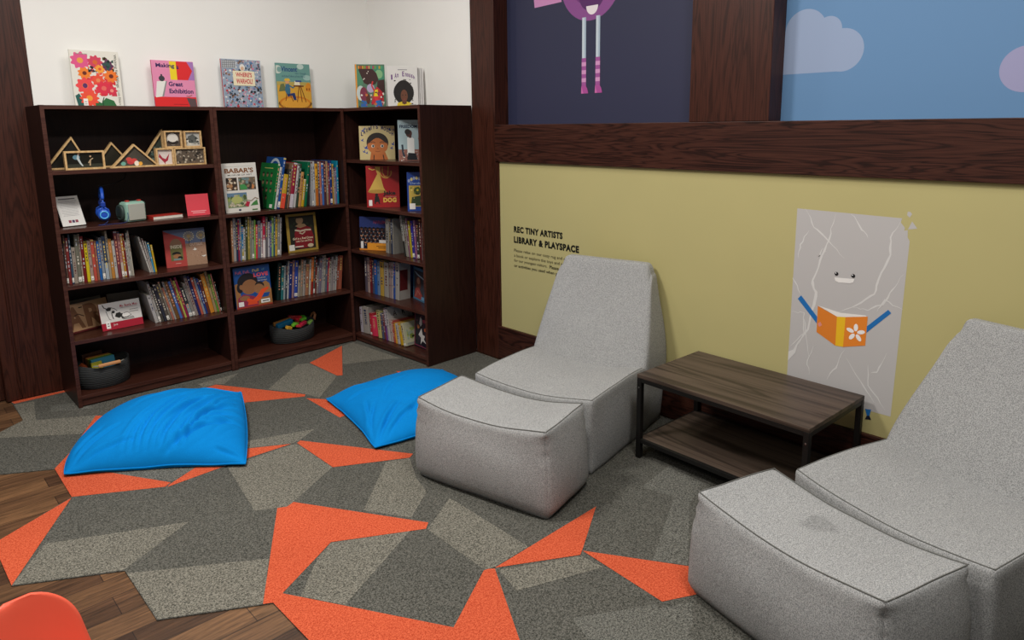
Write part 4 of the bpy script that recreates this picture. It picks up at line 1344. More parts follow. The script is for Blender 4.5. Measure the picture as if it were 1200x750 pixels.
def art_crowd(a):
    a.rect(0, .66, 1, 1, '2c3a72')
    a.rect(0, .0, 1, .68, '191a28')
    a.text('HARLEM', .50, .80, .92, .90, '9c3c5c', 0.02)
    rnd = random.Random(8)
    for r_ in range(5):
        for k in range(7):
            x, y = .07 + k * .145 + (r_ % 2) * .05, .64 - r_ * .10
            a.ell(x, y, .042, .048, ['8c5c44', '6c4030', 'a8785c', '503024'][rnd.randrange(4)], 12)
            a.ell(x, y + .03, .045, .03, '120f14', 10)
            a.poly([(x - .06, y - .12), (x - .03, y - .045), (x + .03, y - .045), (x + .06, y - .12)], ['15182c', '201c2c', '2c2838', '101420'][rnd.randrange(4)])
            a.poly([(x - .012, y - .10), (x, y - .05), (x + .012, y - .10)], 'b8b4b0')
    a.rect(.0, .0, 1, .04, 'd8862c')
    a.rect(.28, .02, 1, .22, 'e0942a')
    a.rect(.60, .12, .93, .14, '5c3c18')
    a.rect(.66, .07, .93, .09, '5c3c18')
    a.rect(.05, .05, .14, .26, 'dcd8d2')
    a.rect(.70, .23, .95, .32, 'dcd8d2')


def art_dark(a):
    a.scatter(101, 40, .05, .03, .97, .97, .06, ['262436', '1c1a28', '3a2c44', '14121c', '5c3448'])
    a.poly([(.30, .70), (.36, .90), (.46, .86), (.48, .70), (.38, .62)], 'c4c0bc')
    a.poly([(.26, .36), (.44, .58), (.52, .40), (.66, .38), (.60, .28), (.76, .16), (.52, .22), (.40, .10), (.42, .30)], 'd0ccc8')
    a.ell(.24, .60, .08, .06, 'b86c40', 12)
    a.ell(.66, .56, .06, .05, 'b85c38', 12)
    a.ell(.60, .80, .12, .05, 'a03c50', 14)
    a.stroke([(.02, .05), (.98, .03)], .03, '8c3c54')
    a.stroke([(.03, .02), (.03, .98)], .04, '7c2c40')


def art_arch(a):
    a.rect(.06, .06, .94, .92, '3a3c44')
    a.stroke([(.12, .86), (.4, .78), (.7, .74), (.95, .70)], .05, '9cb0bc')
    a.ell(.45, .52, .22, .22, '6c4038', 22)
    a.ell(.45, .60, .13, .10, 'a87c68', 18)
    a.poly([(.10, .06), (.22, .36), (.50, .40), (.78, .20), (.82, .06)], '9c4440')
    a.stroke([(.2, .1), (.4, .3), (.6, .2)], .03, 'c08478')
    a.rect(.72, .06, .96, .16, '6c9cc0')


ZT = HB
face_book('white picture book covered with red and pink flowers, upright on top of the left bookcase', .262, .335, .012, 'e6e3d8',
          art_flowers, (0.377, 0.375, ZT), 0, 1.5)
face_book('pink and red picture book titled Making a Great Exhibition on top of the left bookcase', .258, .300, .012, 'e690b4',
          art_exhibition, (0.822, 0.378, ZT), 0, 1.5, spine='c04468')
face_book("crowd-covered picture book reading WHERE'S WARHOL? on top of the middle bookcase", .275, .332, .013, '9aa8ba',
          art_warhol, (1.270, 0.375, ZT), 0, 1.5, spine='b8342c')
face_book('teal and gold book Vincent with a painter at an easel, above the middle bookcase', .262, .325, .012, '6d9c94',
          art_vincent, (1.650, 0.375, ZT), 0, 1.5)
face_book('colourful book with a dark face and red clothes, beside the white I Am Enough book', .215, .322, .012, '557a62',
          art_reader, (2.11, 0.07, ZT), -33, 2)
face_book('white book I Am Enough showing a girl with a round black afro', .215, .290, .012, 'dcdad6',
          art_enough, (2.160, -0.275, ZT), -33, 2)
# plain backs of further books standing behind I Am Enough
for k in range(3):
    t = 0.009
    m = MB()
    m.box(-.105, -t, 0, .105, -t + .0015, .28, 'd2d0ce')
    m.box(-.105, -.0015, 0, .105, 0, .28, 'd2d0ce')
    m.box(-.1065, -t, 0, -.105, 0, .28, 'c4c2c0')
    o = m.build('book', None, (2.160 + .545 * .0115 * (k + 1) + .839 * .015 * (k + 1), -0.275 + .839 * .0115 * (k + 1) - .545 * .015 * (k + 1), ZT), (math.radians(-3.5), 0, math.radians(-33)))
    p = MB()
    p.box(-.104, -t + .0017, .003, .102, -.0017, .277, M_PAGES)
    p.build('pages', o)
    tag(o, 'pale grey-white book edge showing ' + ['directly behind', 'second behind', 'third behind, outermost of those behind'][k] + ' the I Am Enough book',
        'book', 'plain books behind I Am Enough')

face_book('red and brown book INSIDE OUTSIDE with two trees, standing on left bookcase third shelf', .245, .240, .010, 'a6836a',
          art_inside_outside, (0.722, 0.150, .725), -6, 5, spine='a03838')
face_book('tan landscape book with large letters A and R, leaning back behind the spotted cat book', .27, .175, .012, 'c79c74',
          art_art, (0.150, 0.222, .40), 20, 14)
face_book('white and crimson landscape book with a spotted cat stretching, left bookcase fourth shelf', .230, .165, .010, 'd8d4ce',
          art_cat, (0.306, 0.125, .40), 4, 14, spine='8c1428')
face_book("white portrait book titled BABAR'S with three pictures, middle bookcase top row", .228, .325, .014, 'd4d0c8',
          art_babar, (1.080, 0.070, 1.05), 0, 4)
face_book('gold-framed book with a woman in red dress, middle bookcase second row', .227, .272, .010, '9c8038',
          art_gold, (1.508, 0.105, .725), 0, 4)
face_book('blue book Full, Full, Full of LOVE, middle bookcase third row', .248, .280, .010, '1f4c8c',
          art_love, (1.100, 0.052, .40), 0, 4)
face_book("cream book with a girl's large-eyed face and blue birds, sideways bookcase top shelf", .250, .238, .010, 'c8b684',
          art_laxmi, CR(2.005, -0.205, 1.37), -40, 3)
face_book('pale blue book FREEDOM SOUP half hidden by the end panel, sideways bookcase top shelf', .215, .275, .010, '9fb4b8',
          art_freedom, CR(2.040, -0.590, 1.37), -40, 3)
face_book('red book with a gold horn and a small black DOG figure, sideways bookcase second shelf', .232, .294, .010, '9c2224',
          art_jake, CR(1.960, -0.315, 1.037), -42, 3)
face_book('blue and gold flower book at the end panel, sideways bookcase second shelf', .215, .262, .010, '23428c',
          art_flowers_blue, CR(2.005, -0.715, 1.037), -42, 3)
face_book('dark book crowded with suited figures above an orange band, sideways bookcase third shelf', .235, .245, .012, '2c3a72',
          art_crowd, CR(1.975, -0.155, .707), -62, 3)
face_book('dark picture book with white bird shapes, sideways bookcase bottom shelf by end panel', .20, .245, .012, '1c1a28',
          art_dark, CR(1.995, -0.668, .06), -92, 3, spine='7c2c40')
face_book('blue-edged book with a reddish figure, sideways bookcase fourth shelf by end panel', .20, .235, .010, '4a7898',
          art_arch, CR(2.062, -0.560, .375), -102, 3)
for k, (px, yaw, hh) in enumerate(((.10, 14, .17), (.36, -3, .175))):
    w, t, h = .24, .012, hh
    m = MB()
    m.box(-w / 2, -t, 0, w / 2, -t + .002, h, '8c8478')
    m.box(-w / 2, -.002, 0, w / 2, 0, h, '8c8478')
    m.box(-w / 2 - .002, -t, 0, -w / 2, 0, h, '5a2422')
    o = m.build('book', None, (px + .045, .345 - k * .01, .40), (math.radians(-10), 0, math.radians(yaw)))
    p = MB()
    p.box(-w / 2 + .001, -t + .0022, .003, w / 2 - .003, -.0022, h - .003, M_PAGES)
    p.build('pages', o)
    tag(o, 'grey book mostly hidden behind the ' + ('tan A R book' if k == 0 else 'spotted cat book'), 'book')

# black bookend in front of the green book
m = MB()
m.box(-.001, 0, 0, .001, .13, .20, M_BLACK_STEEL)
m.box(-.001, 0, 0, .034, .13, .0012, M_BLACK_STEEL)
o = m.build('bookend', None, (1.235, .10, 1.0505))
tag(o, 'black metal bookend beside the green book, middle bookcase top row', 'bookend')

# ------------------------------------------------------------------ wooden window blocks on the top shelf of the left bookcase
M_MAPLE = mat_fabric('light_maple', 'c09a68', 'd8b684', 60, 0.5, 0.05)


def frame_block(pts, depth, loc, yaw, label, art, wd=0.009, back='1e1c18'):
    """closed outline pts (x, z) counter-clockwise; a hollow wooden frame with a printed pane inside"""
    n = len(pts)
    inner = []
    for i in range(n):
        p0, p1, p2 = Vector(pts[i - 1]), Vector(pts[i]), Vector(pts[(i + 1) % n])
        d1, d2 = (p1 - p0).normalized(), (p2 - p1).normalized()
        n1, n2 = Vector((-d1.y, d1.x)), Vector((-d2.y, d2.x))
        k = (n1 + n2).normalized()
        inner.append(p1 + k * (wd / max(0.3, k.dot(n1))))
    m = MB()
    i0 = m.mi(M_MAPLE)
    bm = m.bm
    rings = [[bm.verts.new((p[0], y, p[1])) for p in P] for P, y in ((pts, 0), (inner, 0), (inner, depth), (pts, depth))]
    for a in range(4):
        A, B = rings[a], rings[(a + 1) % 4]
        for i in range(n):
            f = bm.faces.new((A[i], A[(i + 1) % n], B[(i + 1) % n], B[i]))
            f.material_index = i0
    root = m.build('wooden_block', None, loc, (0, 0, math.radians(yaw)))
    tag(root, label, 'wooden block', None)
    p = MB()
    p.prism([tuple(q) for q in inner], plain(back, .3), 'y', depth * .42, depth * .5)
    xs, zs = [q[0] for q in inner], [q[1] for q in inner]
    a = Art(p, (min(xs), depth * .42, min(zs)), (1, 0, 0), (0, 0, 1), max(xs) - min(xs), max(zs) - min(zs), (0, -1, 0), 0.00004)
    art(a)
    p.build('picture_pane', root, fix=False)
    return root


def pic_dancers(a):
    a.rect(0, 0, 1, .25, '2a2c20')
    a.ell(.28, .70, .10, .16, '5c8494', 14)
    a.stroke([(.34, .92), (.32, .62), (.38, .30), (.44, .10)], [.03, .07, .05, .03], 'b8c0c0')
    a.ell(.35, .92, .03, .06, 'c89878', 10)
    a.stroke([(.60, .30), (.66, .50), (.74, .62)], .03, 'b09878')
    a.stroke([(.66, .50), (.64, .12)], .04, 'a89070')
    a.ell(.67, .74, .03, .06, 'b89878', 10)


def pic_dark(a):
    pass


def pic_bricks(a):
    a.ell(.22, .12, .06, .10, '6aa494', 12)
    a.ell(.40, .20, .09, .13, 'b8383c', 14)
    a.ell(.48, .26, .08, .12, 'c8403c', 14)
    a.ell(.36, .34, .07, .10, 'c44840', 14)
    a.ell(.54, .12, .06, .13, 'e6dccc', 14)
    a.ell(.63, .10, .05, .10, 'dca040', 12)


def pic_glass(a):
    a.scatter(7, 14, .45, .05, .98, .6, .09, ['4c6058', '6c7c70', '34443c', '8a8c7c'])


def pic_bowl(a):
    a.rect(0, 0, 1, 1, '4a4038')
    a.ell(.5, .50, .40, .42, 'c4beb4', 20)
    a.ell(.5, .30, .38, .20, '2c2420', 20)
    a.ell(.5, .56, .34, .26, 'd8d2c8', 20)


def pic_house(a):
    a.rect(0, 0, 1, 1, 'b0b0aa')
    a.poly([(.1, .2), (.2, .7), (.55, .85), (.9, .55), (.95, .2)], '5a5c58')
    a.scatter(9, 16, .05, .1, .95, .6, .1, ['3c403c', '8c8c84', 'd0ccc0', '2c302c'])


def pic_bird(a):
    a.rect(0, 0, 1, 1, 'd4c8c0')
    a.poly([(.15, .75), (.35, .45), (.55, .35), (.85, .75), (.70, .25), (.45, .10), (.25, .35), (.1, .5)], 'a02c3c')
    a.stroke([(.5, .2), (.5, .02)], .05, 'a02c3c')


def pic_crowd(a):
    a.rect(0, 0, 1, 1, '5c5044')
    a.scatter(14, 60, .02, .05, .98, .95, .045, ['2c2620', '94887a', '3c342c', 'b8ac98', '6c5c4c'])


TZ = 1.378
frame_block([(0, 0), (.185, 0), (.155, .20 * .98)] if False else [(0, 0), (.235, 0), (.150, .186)], .032, (.012, .16, TZ), 0,
            'triangular wooden block at the far left, peeking from behind the rectangular dancer block', pic_dark)
frame_block([(0, 0), (.200, 0), (.200, .105), (0, .105)], .032, (.094, .045, TZ), 0,
            'rectangular wooden block with two small dancing figures in its pane', pic_dancers, .010, '17160f')
frame_block([(0, 0), (.22, 0), (.11, .150)], .032, (.262, .19, TZ), 0,
            'triangular wooden block with a dark pane, behind and between the front blocks', pic_dark, .009, '2a2820')
frame_block([(0, 0), (.270, 0), (.135, .137)], .034, (.323, .055, TZ), 0,
            'wide triangular wooden block filled with small red and white pieces', pic_bricks, .009, '4a453c')
frame_block([(0, 0), (.155, 0), (.155, .222)], .032, (.498, .155, TZ), 0,
            'tall right-angled triangular wooden block with a greenish pane', pic_glass, .009, '3a4038')
frame_block([(0, 0), (.104, 0), (.104, .108), (0, .108)], .032, (.577, .060, TZ), 3,
            'small square wooden block with a red bird picture', pic_bird, .009)
frame_block([(0, 0), (.190, 0), (.190, .107), (0, .107)], .032, (.683, .064, TZ), 2,
            'rectangular wooden block with a brown crowd picture, lowest at the right end', pic_crowd, .008)
frame_block([(0, 0), (.104, 0), (.104, .104), (0, .104)], .032, (.636, .068, TZ + .1085), 3,
            'small square wooden block with a pale bowl picture, stacked on top', pic_bowl, .009)
frame_block([(0, 0), (.106, 0), (.106, .102), (0, .102)], .032, (.752, .070, TZ + .1085), 2,
            'small square wooden block with a pale house picture, topmost at the right end', pic_house, .009)

# ------------------------------------------------------------------ things on the second shelf of the left bookcase
SZ = 1.05


def sign_holder():
    root = empty('sign_holder', (.118, .125, SZ), (math.radians(-24), 0, math.radians(12)))
    tag(root, 'leaning white printed notice in a clear holder at the left end of second shelf', 'sign holder')
    m = MB()
    m.box(-.062, -.003, .004, .062, -.001, .186, 'dcdad6')
    a = Art(m, (-.062, -.003, .004), (1, 0, 0), (0, 0, 1), .124, .182, (0, -1, 0), .00004)
    a.rect(.14, .89, .86, .925, '5a5a5c')
    rnd = random.Random(2)
    for k in range(13):
        w = rnd.uniform(.30, .40)
        a.rect(.5 - w, .84 - k * .042, .5 + w, .848 - k * .042, '88888a')
    a.rect(.30, .10, .42, .19, '8c3c4c')
    a.rect(.45, .10, .56, .19, '4c3c5c')
    a.rect(.59, .10, .71, .19, '8c3c4c')
    m.build('paper', root, fix=False)
    g = MB()
    gm = NT('clear_acrylic', 0.08)
    gm.b.inputs['Transmission Weight'].default_value = 1.0
    gm.b.inputs['IOR'].default_value = 1.2
    gm.b.inputs['Base Color'].default_value = (1, 1, 1, 1)
    g.box(-.066, -.0008, 0, .066, .001, .190, gm.m)
    g.box(-.066, -.0008, 0, .066, .05, .002, gm.m)
    g.build('acrylic_stand', root)


sign_holder()


def headphones():
    root = empty('headphones', (.268, .120, SZ))
    root.rotation_euler = (0, 0, math.radians(-8))
    tag(root, 'blue headphones hanging from a thin rod above the second shelf', 'headphones')
    B, B2, CY = '2450b4', '1c3c94', '5cb8ea'
    # headband: an arch seen nearly edge on (it spans y), cups below
    band = []
    for k in range(21):
        an = PI * k / 20
        band.append((0.004 * math.sin(an), 0.07 * math.cos(an), .150 + .062 * math.sin(an)))
    m = MB()
    m.tube(band, .0095, plain(B, .35), 10)
    m.tube([(p[0], p[1], p[2] - .006) for p in band[4:17]], .008, plain('1a4f8c', .6), 8)
    m.build('headband', root)
    for s in (-1, 1):
        y = s * .07
        m = MB()
        m.tube([(0, y, .155), (.002, y, .100)], .0055, plain(B, .35), 8)
        m.box(-.012, y - .006, .108, .012, y + .006, .135, plain(B2, .35), .003)
        for sx in (-1, 1):
            m.tube([(0, y, .105), (sx * .024, y, .090), (sx * .031, y, .060)], .004, plain(B, .35), 6)
        o = m.build('yoke', root)
        m = MB()
        prof = [(.0, .030), (.012, .036), (.020, .036), (.026, .028), (.027, .0)]
        ax = Vector((0, -s * 1.0, 0))
        rings = []
        for d, r in [(-.012, 0.0), (-.012, .022), (-.008, .031), (.0, .033), (.009, .031), (.012, .022), (.012, .0)]:
            rings.append([m.bm.verts.new((r * math.cos(2 * PI * k / 24), y + s * d, .060 + r * math.sin(2 * PI * k / 24))) for k in range(24)])
        i = m.mi(plain(B, .3))
        for a_, b_ in zip(rings[:-1], rings[1:]):
            for k in range(24):
                f = m.bm.faces.new((a_[k], a_[(k + 1) % 24], b_[(k + 1) % 24], b_[k]))
                f.material_index = i
                f.smooth = True
        bmesh.ops.remove_doubles(m.bm, verts=m.bm.verts[:], dist=1e-5)
        e = m.build('ear_cup', root)
        m = MB()
        rr = [( .0205 * math.cos(2 * PI * k / 28), y + s * .0125, .060 + .0205 * math.sin(2 * PI * k / 28)) for k in range(28)]
        m.tube(rr, .0035, plain(CY, .3), 8, closed=True)
        m.build('accent_ring', e)
    return root


headphones()

m = MB()
rod = [(.43, .20, 1.356), (.43, .20, 1.322), (.42, .195, 1.305), (.36, .15, 1.285), (.268, .120, 1.2725), (.262, .118, 1.280)]
m.tube(rod, .0022, plain('3a3a3c', .4, .8), 8)
m.box(.415, .185, 1.3535, .445, .215, 1.356, plain('2c2c2e', .4, .6))
o = m.build('hanging_rod')
tag(o, 'thin dark bent rod under the blocks shelf from which the headphones hang', 'hanger')

m = MB()
cab = []
P4 = [(.268, .055, 1.112), (.275, .05, 1.075), (.25, .04, 1.056), (.22, .035, 1.0545), (.245, .03, 1.0545), (.30, .03, 1.0545), (.345, .028, 1.055), (.37, .032, 1.062), (.382, .045, 1.09), (.385, .062, 1.115)]
for i in range(len(P4) - 1):
    p0, p1, p2, p3 = [Vector(P4[max(0, min(len(P4) - 1, i + d))]) for d in (-1, 0, 1, 2)]
    for t in (0, .25, .5, .75):
        cab.append(0.5 * ((2 * p1) + (-p0 + p2) * t + (2 * p0 - 5 * p1 + 4 * p2 - p3) * t * t + (-p0 + 3 * p1 - 3 * p2 + p3) * t ** 3))
m.tube(cab, .0017, plain('23306c', .5), 6)
o = m.build('headphone_cable')
tag(o, 'dark blue cable looping from the headphones to the audio player', 'cable')


def audio_player():
    root = empty('audio_player', (.430, .10, SZ), (0, 0, math.radians(15)))
    tag(root, 'pale green square children\'s audio player with red ear knob and speaker grille', 'audio player')
    m = MB()
    m.box(-.062, -.03, 0, .062, .055, .122, plain('8fb4a4', .45), .016)
    m.build('body', root)
    m = MB()
    m.box(-.050, -.036, .012, .050, -.029, .110, plain('a8a89e', .7), .003)
    for f in m.bm.faces:
        f.smooth = False
    m.build('speaker_grille', root)
    for s, c in ((-1, 'b83c34'), (1, 'b83c34')):
        m = MB()
        m.box(s * .036 - .010, -.012, .120, s * .036 + .010, .012, .131, plain(c, .4), .004)
        m.build('knob', root)
    m = MB()
    ring = [(-.075 + .004 * math.cos(0), .02 + .030 * math.cos(2 * PI * k / 24), .060 + .040 * math.sin(2 * PI * k / 24)) for k in range(24)]
    m.tube(ring, .010, plain('34423e', .5), 8, closed=True)
    m.box(-.082, -.005, .030, -.060, .045, .092, plain('25302c', .5), .006)
    m.build('side_bumper', root)


audio_player()

m = MB()
m.box(-.092, -.055, 0, .092, .055, .002, 'd8d2c8')
m.box(-.092, -.055, .017, .092, .055, .019, plain('b8342a', .4), .0008)
m.box(-.094, -.055, 0, -.092, .055, .019, plain('b8342a', .4))
o = m.build('notebook', None, (.615, .155, SZ + .0004), (0, 0, math.radians(8)))
p = MB()
p.box(-.091, -.053, .0025, .090, .053, .0165, 'dcd6ca')
p.build('pages', o)
tag(o, 'red-covered book lying flat between the audio player and the red sign', 'book')

root = empty('counter_sign', (.803, .088, SZ), (math.radians(-10), 0, math.radians(-6)))
tag(root, 'small square red sign standing at the right end of the second shelf', 'sign')
m = MB()
m.box(-.068, -.0024, .002, .068, 0, .140, plain('d84450', .3), .0006)
a = Art(m, (-.068, -.0024, .002), (1, 0, 0), (0, 0, 1), .136, .138, (0, -1, 0), .00004)
a.rect(.18, .20, .84, .225, 'f0b8b8')
a.rect(.24, .12, .78, .145, 'f0b8b8')
m.build('panel', root, fix=False)
m = MB()
m.prism([(0.0, 0.0), (.045, 0.0), (.045, .003), (0.003, .003), (0.003, .10), (0, .10)], plain('d84450', .3), 'x', -.05, .05)
m.build('foot', root)


# ------------------------------------------------------------------ rope baskets with building blocks
def mat_rope(name, a_, b_):
    t = NT(name, 0.9)
    tc = t.n('ShaderNodeTexCoord')
    wv = t.n('ShaderNodeTexWave')
    wv.wave_type = 'BANDS'
    wv.bands_direction = 'Z'
    wv.inputs['Scale'].default_value = 28
    wv.inputs['Distortion'].default_value = 0.6
    wv.inputs['Detail'].default_value = 1.0
    t.l(tc.outputs['Object'], wv.inputs['Vector'])
    c = t.ramp(wv.outputs['Fac'], [(0.0, a_), (1.0, b_)])
    n = t.ramp(t.noise(t.coords((60, 60, 160)), 1.0, 2), [(0.3, 0.8), (0.7, 1.1)])
    t.l(t.mix(c, n, 1.0), t.b.inputs['Base Color'])
    t.bump(wv.outputs['Fac'], 0.6, 0.003)
    return t.m


M_ROPE = mat_rope('charcoal_cotton_rope', '272929', '3a3c3c')


def basket(label, loc, rx, ry, h, yaw, dip, handle):
    root = empty('rope_basket', loc, (0, 0, math.radians(yaw)))
    tag(root, label, 'basket')
    m = MB()
    N = 40
    prof = [(0, .004), (.86, .0), (.95, .008), (1.0, .04), (1.04, .5), (1.05, 1.0), (1.02, 1.03), (.98, 1.0), (.97, .5), (.92, .06), (.0, .05)]
    rings = []
    for r, z in prof:
        ring = []
        for k in range(N):
            an = 2 * PI * k / N
            zz = z * h if z <= .1 else z * h * (1 - dip * (math.cos(2 * an) * .5 - .5) * (z - .1) * -1)
            ring.append(m.bm.verts.new((rx * r * math.cos(an), ry * r * math.sin(an), zz)))
        rings.append(ring)
    i = m.mi(M_ROPE)
    for A_, B_ in zip(rings[:-1], rings[1:]):
        for k in range(N):
            f = m.bm.faces.new((A_[k], A_[(k + 1) % N], B_[(k + 1) % N], B_[k]))
            f.material_index = i
            f.smooth = True
    bmesh.ops.remove_doubles(m.bm, verts=m.bm.verts[:], dist=1e-5)
    m.build('basket_body', root)
    handle(root)
    return root


def handle_front(root):
    m = MB()
    m.box(-.062, -.150, .138, .062, -.132, .158, plain('c98f5e', .5), .006)
    m.tube([(-.085, -.128, .150), (-.06, -.142, .149), (.06, -.142, .149), (.085, -.128, .150)], .004, plain('8c8c84', .8), 8)
    m.build('leather_handle', root)


def handle_side(root):
    m = MB()
    pts = [(.166, -.03, .115), (.182, -.02, .150), (.186, 0, .160), (.182, .02, .150), (.166, .03, .115)]
    m.tube(pts, .010, plain('8a5c3c', .5), 8)
    m.build('leather_handle', root)


basket('dark grey rope basket with a tan handle holding rainbow boards, left bookcase bottom shelf', (.176, .180, .0685), .146, .128, .150, 6, .18, handle_front)
basket('dark grey rope basket of colourful blocks, middle bookcase bottom shelf', (1.420, .190, .0685), .160, .120, .128, 4, .25, handle_side)


def block(name, label, cat, dims, loc, rot, col, group):
    m = MB()
    dx, dy, dz = [d / 2 for d in dims]
    m.box(-dx, -dy, -dz, dx, dy, dz, plain(col, .5), min(dims) * .15)
    o = m.build(name, None, loc, tuple(math.radians(r) for r in rot))
    tag(o, label, cat, group)
    return o


def arch_block(name, label, loc, rot, col, r=.03, group=None):
    m = MB()
    pts = [(r * math.cos(t * PI / 10), r * math.sin(t * PI / 10)) for t in range(11)] + [(-r * .5 * math.cos(t * PI / 6), r * .5 * math.sin(t * PI / 6)) for t in range(7)]
    m.prism(pts, plain(col, .45), 'y', -.014, .014)
    o = m.build(name, None, loc, tuple(math.radians(q) for q in rot))
    tag(o, label, 'toy block', group)


GA = 'wooden boards in the left basket'
zt = .0685 + .13
for k, (c, wd) in enumerate((('b06a2c', .022), ('a8902c', .022), ('4c7c2c', .020), ('2c7890', .020))):
    block('wooden_board', ['orange-brown', 'mustard', 'green', 'blue'][k] + ' wooden board standing among rainbow boards in the left basket', 'toy block',
          (.135, wd * .92, .09), (.168 + k * .004, .215 - k * .023, zt - .01), (-14, 0, 12), c, GA)
block('wooden_board', 'yellow wooden board nearest the handle in the left basket', 'toy block', (.06, .018, .08), (.140, .120, zt - .018), (-14, 0, 12), 'b8b02c', GA)
block('wooden_board', 'brown wooden board at the back of the left basket', 'toy block', (.12, .014, .10), (.150, .268, zt - .004), (-10, 0, 14), '6c4230', GA)
block('wooden_cube', 'small orange wooden cube at the left edge of the left basket', 'toy block', (.036, .036, .036), (.070, .150, zt - .002), (20, 40, 20), 'a8502c', GA)
GB = 'toy blocks in the middle bookcase basket'
zb = .0685 + .105
LB = [('blue bar-shaped toy block across the left of the basket', (.130, .034, .036), (1.345, .15, zb + .032), (10, -6, 12), '176a94'),
      ('tan toy bar behind the blue bar', (.140, .02, .03), (1.345, .185, zb + .040), (0, -4, 8), '9c6c34'),
      ('long red toy block lying at the back of the basket', (.095, .03, .03), (1.455, .22, zb + .044), (0, 12, -14), 'a8262c'),
      ('red toy block in the middle of the basket', (.05, .034, .03), (1.470, .185, zb + .036), (10, -15, 20), 'c02c34'),
      ('yellow toy block at the front left of the basket', (.042, .03, .022), (1.355, .105, zb + .010), (10, 20, 10), 'd8a434'),
      ('crimson toy block at the front of the basket', (.055, .03, .024), (1.475, .125, zb + .014), (5, -10, 25), 'c82c4c'),
      ('small olive toy block at the basket centre', (.03, .024, .02), (1.44, .14, zb + .018), (15, 10, 40), '8c8430'),
      ('small red toy block at the front rim of the basket', (.04, .024, .02), (1.430, .105, zb + .008), (0, 14, 5), 'c83440')]
for lab, dims, loc, rot, c in LB:
    block('toy_block', lab + ', middle bookcase', 'toy block', dims, loc, rot, c, GB)
arch_block('toy_block', 'bright green arched toy block at the basket front, middle bookcase', (1.408, .115, zb + .010), (15, 10, 10), '74c234', .026, GB)
arch_block('toy_block', 'green arched toy block at the basket back, middle bookcase', (1.515, .205, zb + .022), (10, 0, -20), '4c9c2c', .028, GB)
block('toy_block', 'bright green flat toy block right of the basket centre, middle bookcase', 'toy block', (.046, .026, .016), (1.495, .165, zb + .034), (0, -8, 10), '68b834', GB)
block('toy_block', 'pale green toy block at the right rim of the basket, middle bookcase', 'toy block', (.044, .026, .02), (1.535, .135, zb + .010), (0, -18, 15), '90c05c', GB)
# ------------------------------------------------------------------ upholstered seats
def smoothstep(a, b, x):
    t = max(0.0, min(1.0, (x - a) / (b - a)))
    return t * t * (3 - 2 * t)


def cushion(dims, r, fn, mat, n=(26, 34, 18)):
    """rounded box grid over (0..dx, 0..dy, 0..dz), radius r, then warped by fn(p, u, v, w)"""
    m = MB()
    bm = m.bm
    dx, dy, dz = dims
    nx, ny, nz = n
    cache = {}

    def vert(i, j, k):
        key = (i, j, k)
        if key in cache:
            return cache[key]

        def sp(t, nn):
            # denser sampling near the ends so that the rounding is smooth
            x = t / nn
            return 0.5 - 0.5 * math.cos(PI * x) if True else x
        u, v, w = sp(i, nx), sp(j, ny), sp(k, nz)
        p = Vector((u * dx, v * dy, w * dz))
        c = Vector((min(max(p.x, r), dx - r), min(max(p.y, r), dy - r), min(max(p.z, r), dz - r)))
        d = p - c
        if d.length > 1e-9:
            # superellipse-like rounding keeps the edges firm
            e = 2.6
            L = (abs(d.x / r) ** e + abs(d.y / r) ** e + abs(d.z / r) ** e) ** (1 / e)
            if L > 1:
                d = d / L
            p = c + d
        q = fn(p, u, v, w)
        cache[key] = bm.verts.new(q)
        return cache[key]
    mi = m.mi(mat)

    def quad(a, b, c, d):
        f = bm.faces.new((a, b, c, d))
        f.material_index = mi
        f.smooth = True
    for i in range(nx):
        for j in range(ny):
            quad(vert(i, j, 0), vert(i, j + 1, 0), vert(i + 1, j + 1, 0), vert(i + 1, j, 0))
            quad(vert(i, j, nz), vert(i + 1, j, nz), vert(i + 1, j + 1, nz), vert(i, j + 1, nz))
    for i in range(nx):
        for k in range(nz):
            quad(vert(i, 0, k), vert(i + 1, 0, k), vert(i + 1, 0, k + 1), vert(i, 0, k + 1))
            quad(vert(i, ny, k), vert(i, ny, k + 1), vert(i + 1, ny, k + 1), vert(i + 1, ny, k))
    for j in range(ny):
        for k in range(nz):
            quad(vert(0, j, k), vert(0, j, k + 1), vert(0, j + 1, k + 1), vert(0, j + 1, k))
            quad(vert(nx, j, k), vert(nx, j + 1, k), vert(nx, j + 1, k + 1), vert(nx, j, k + 1))
    return m


M_SEAM = plain('6a6a66', .9)


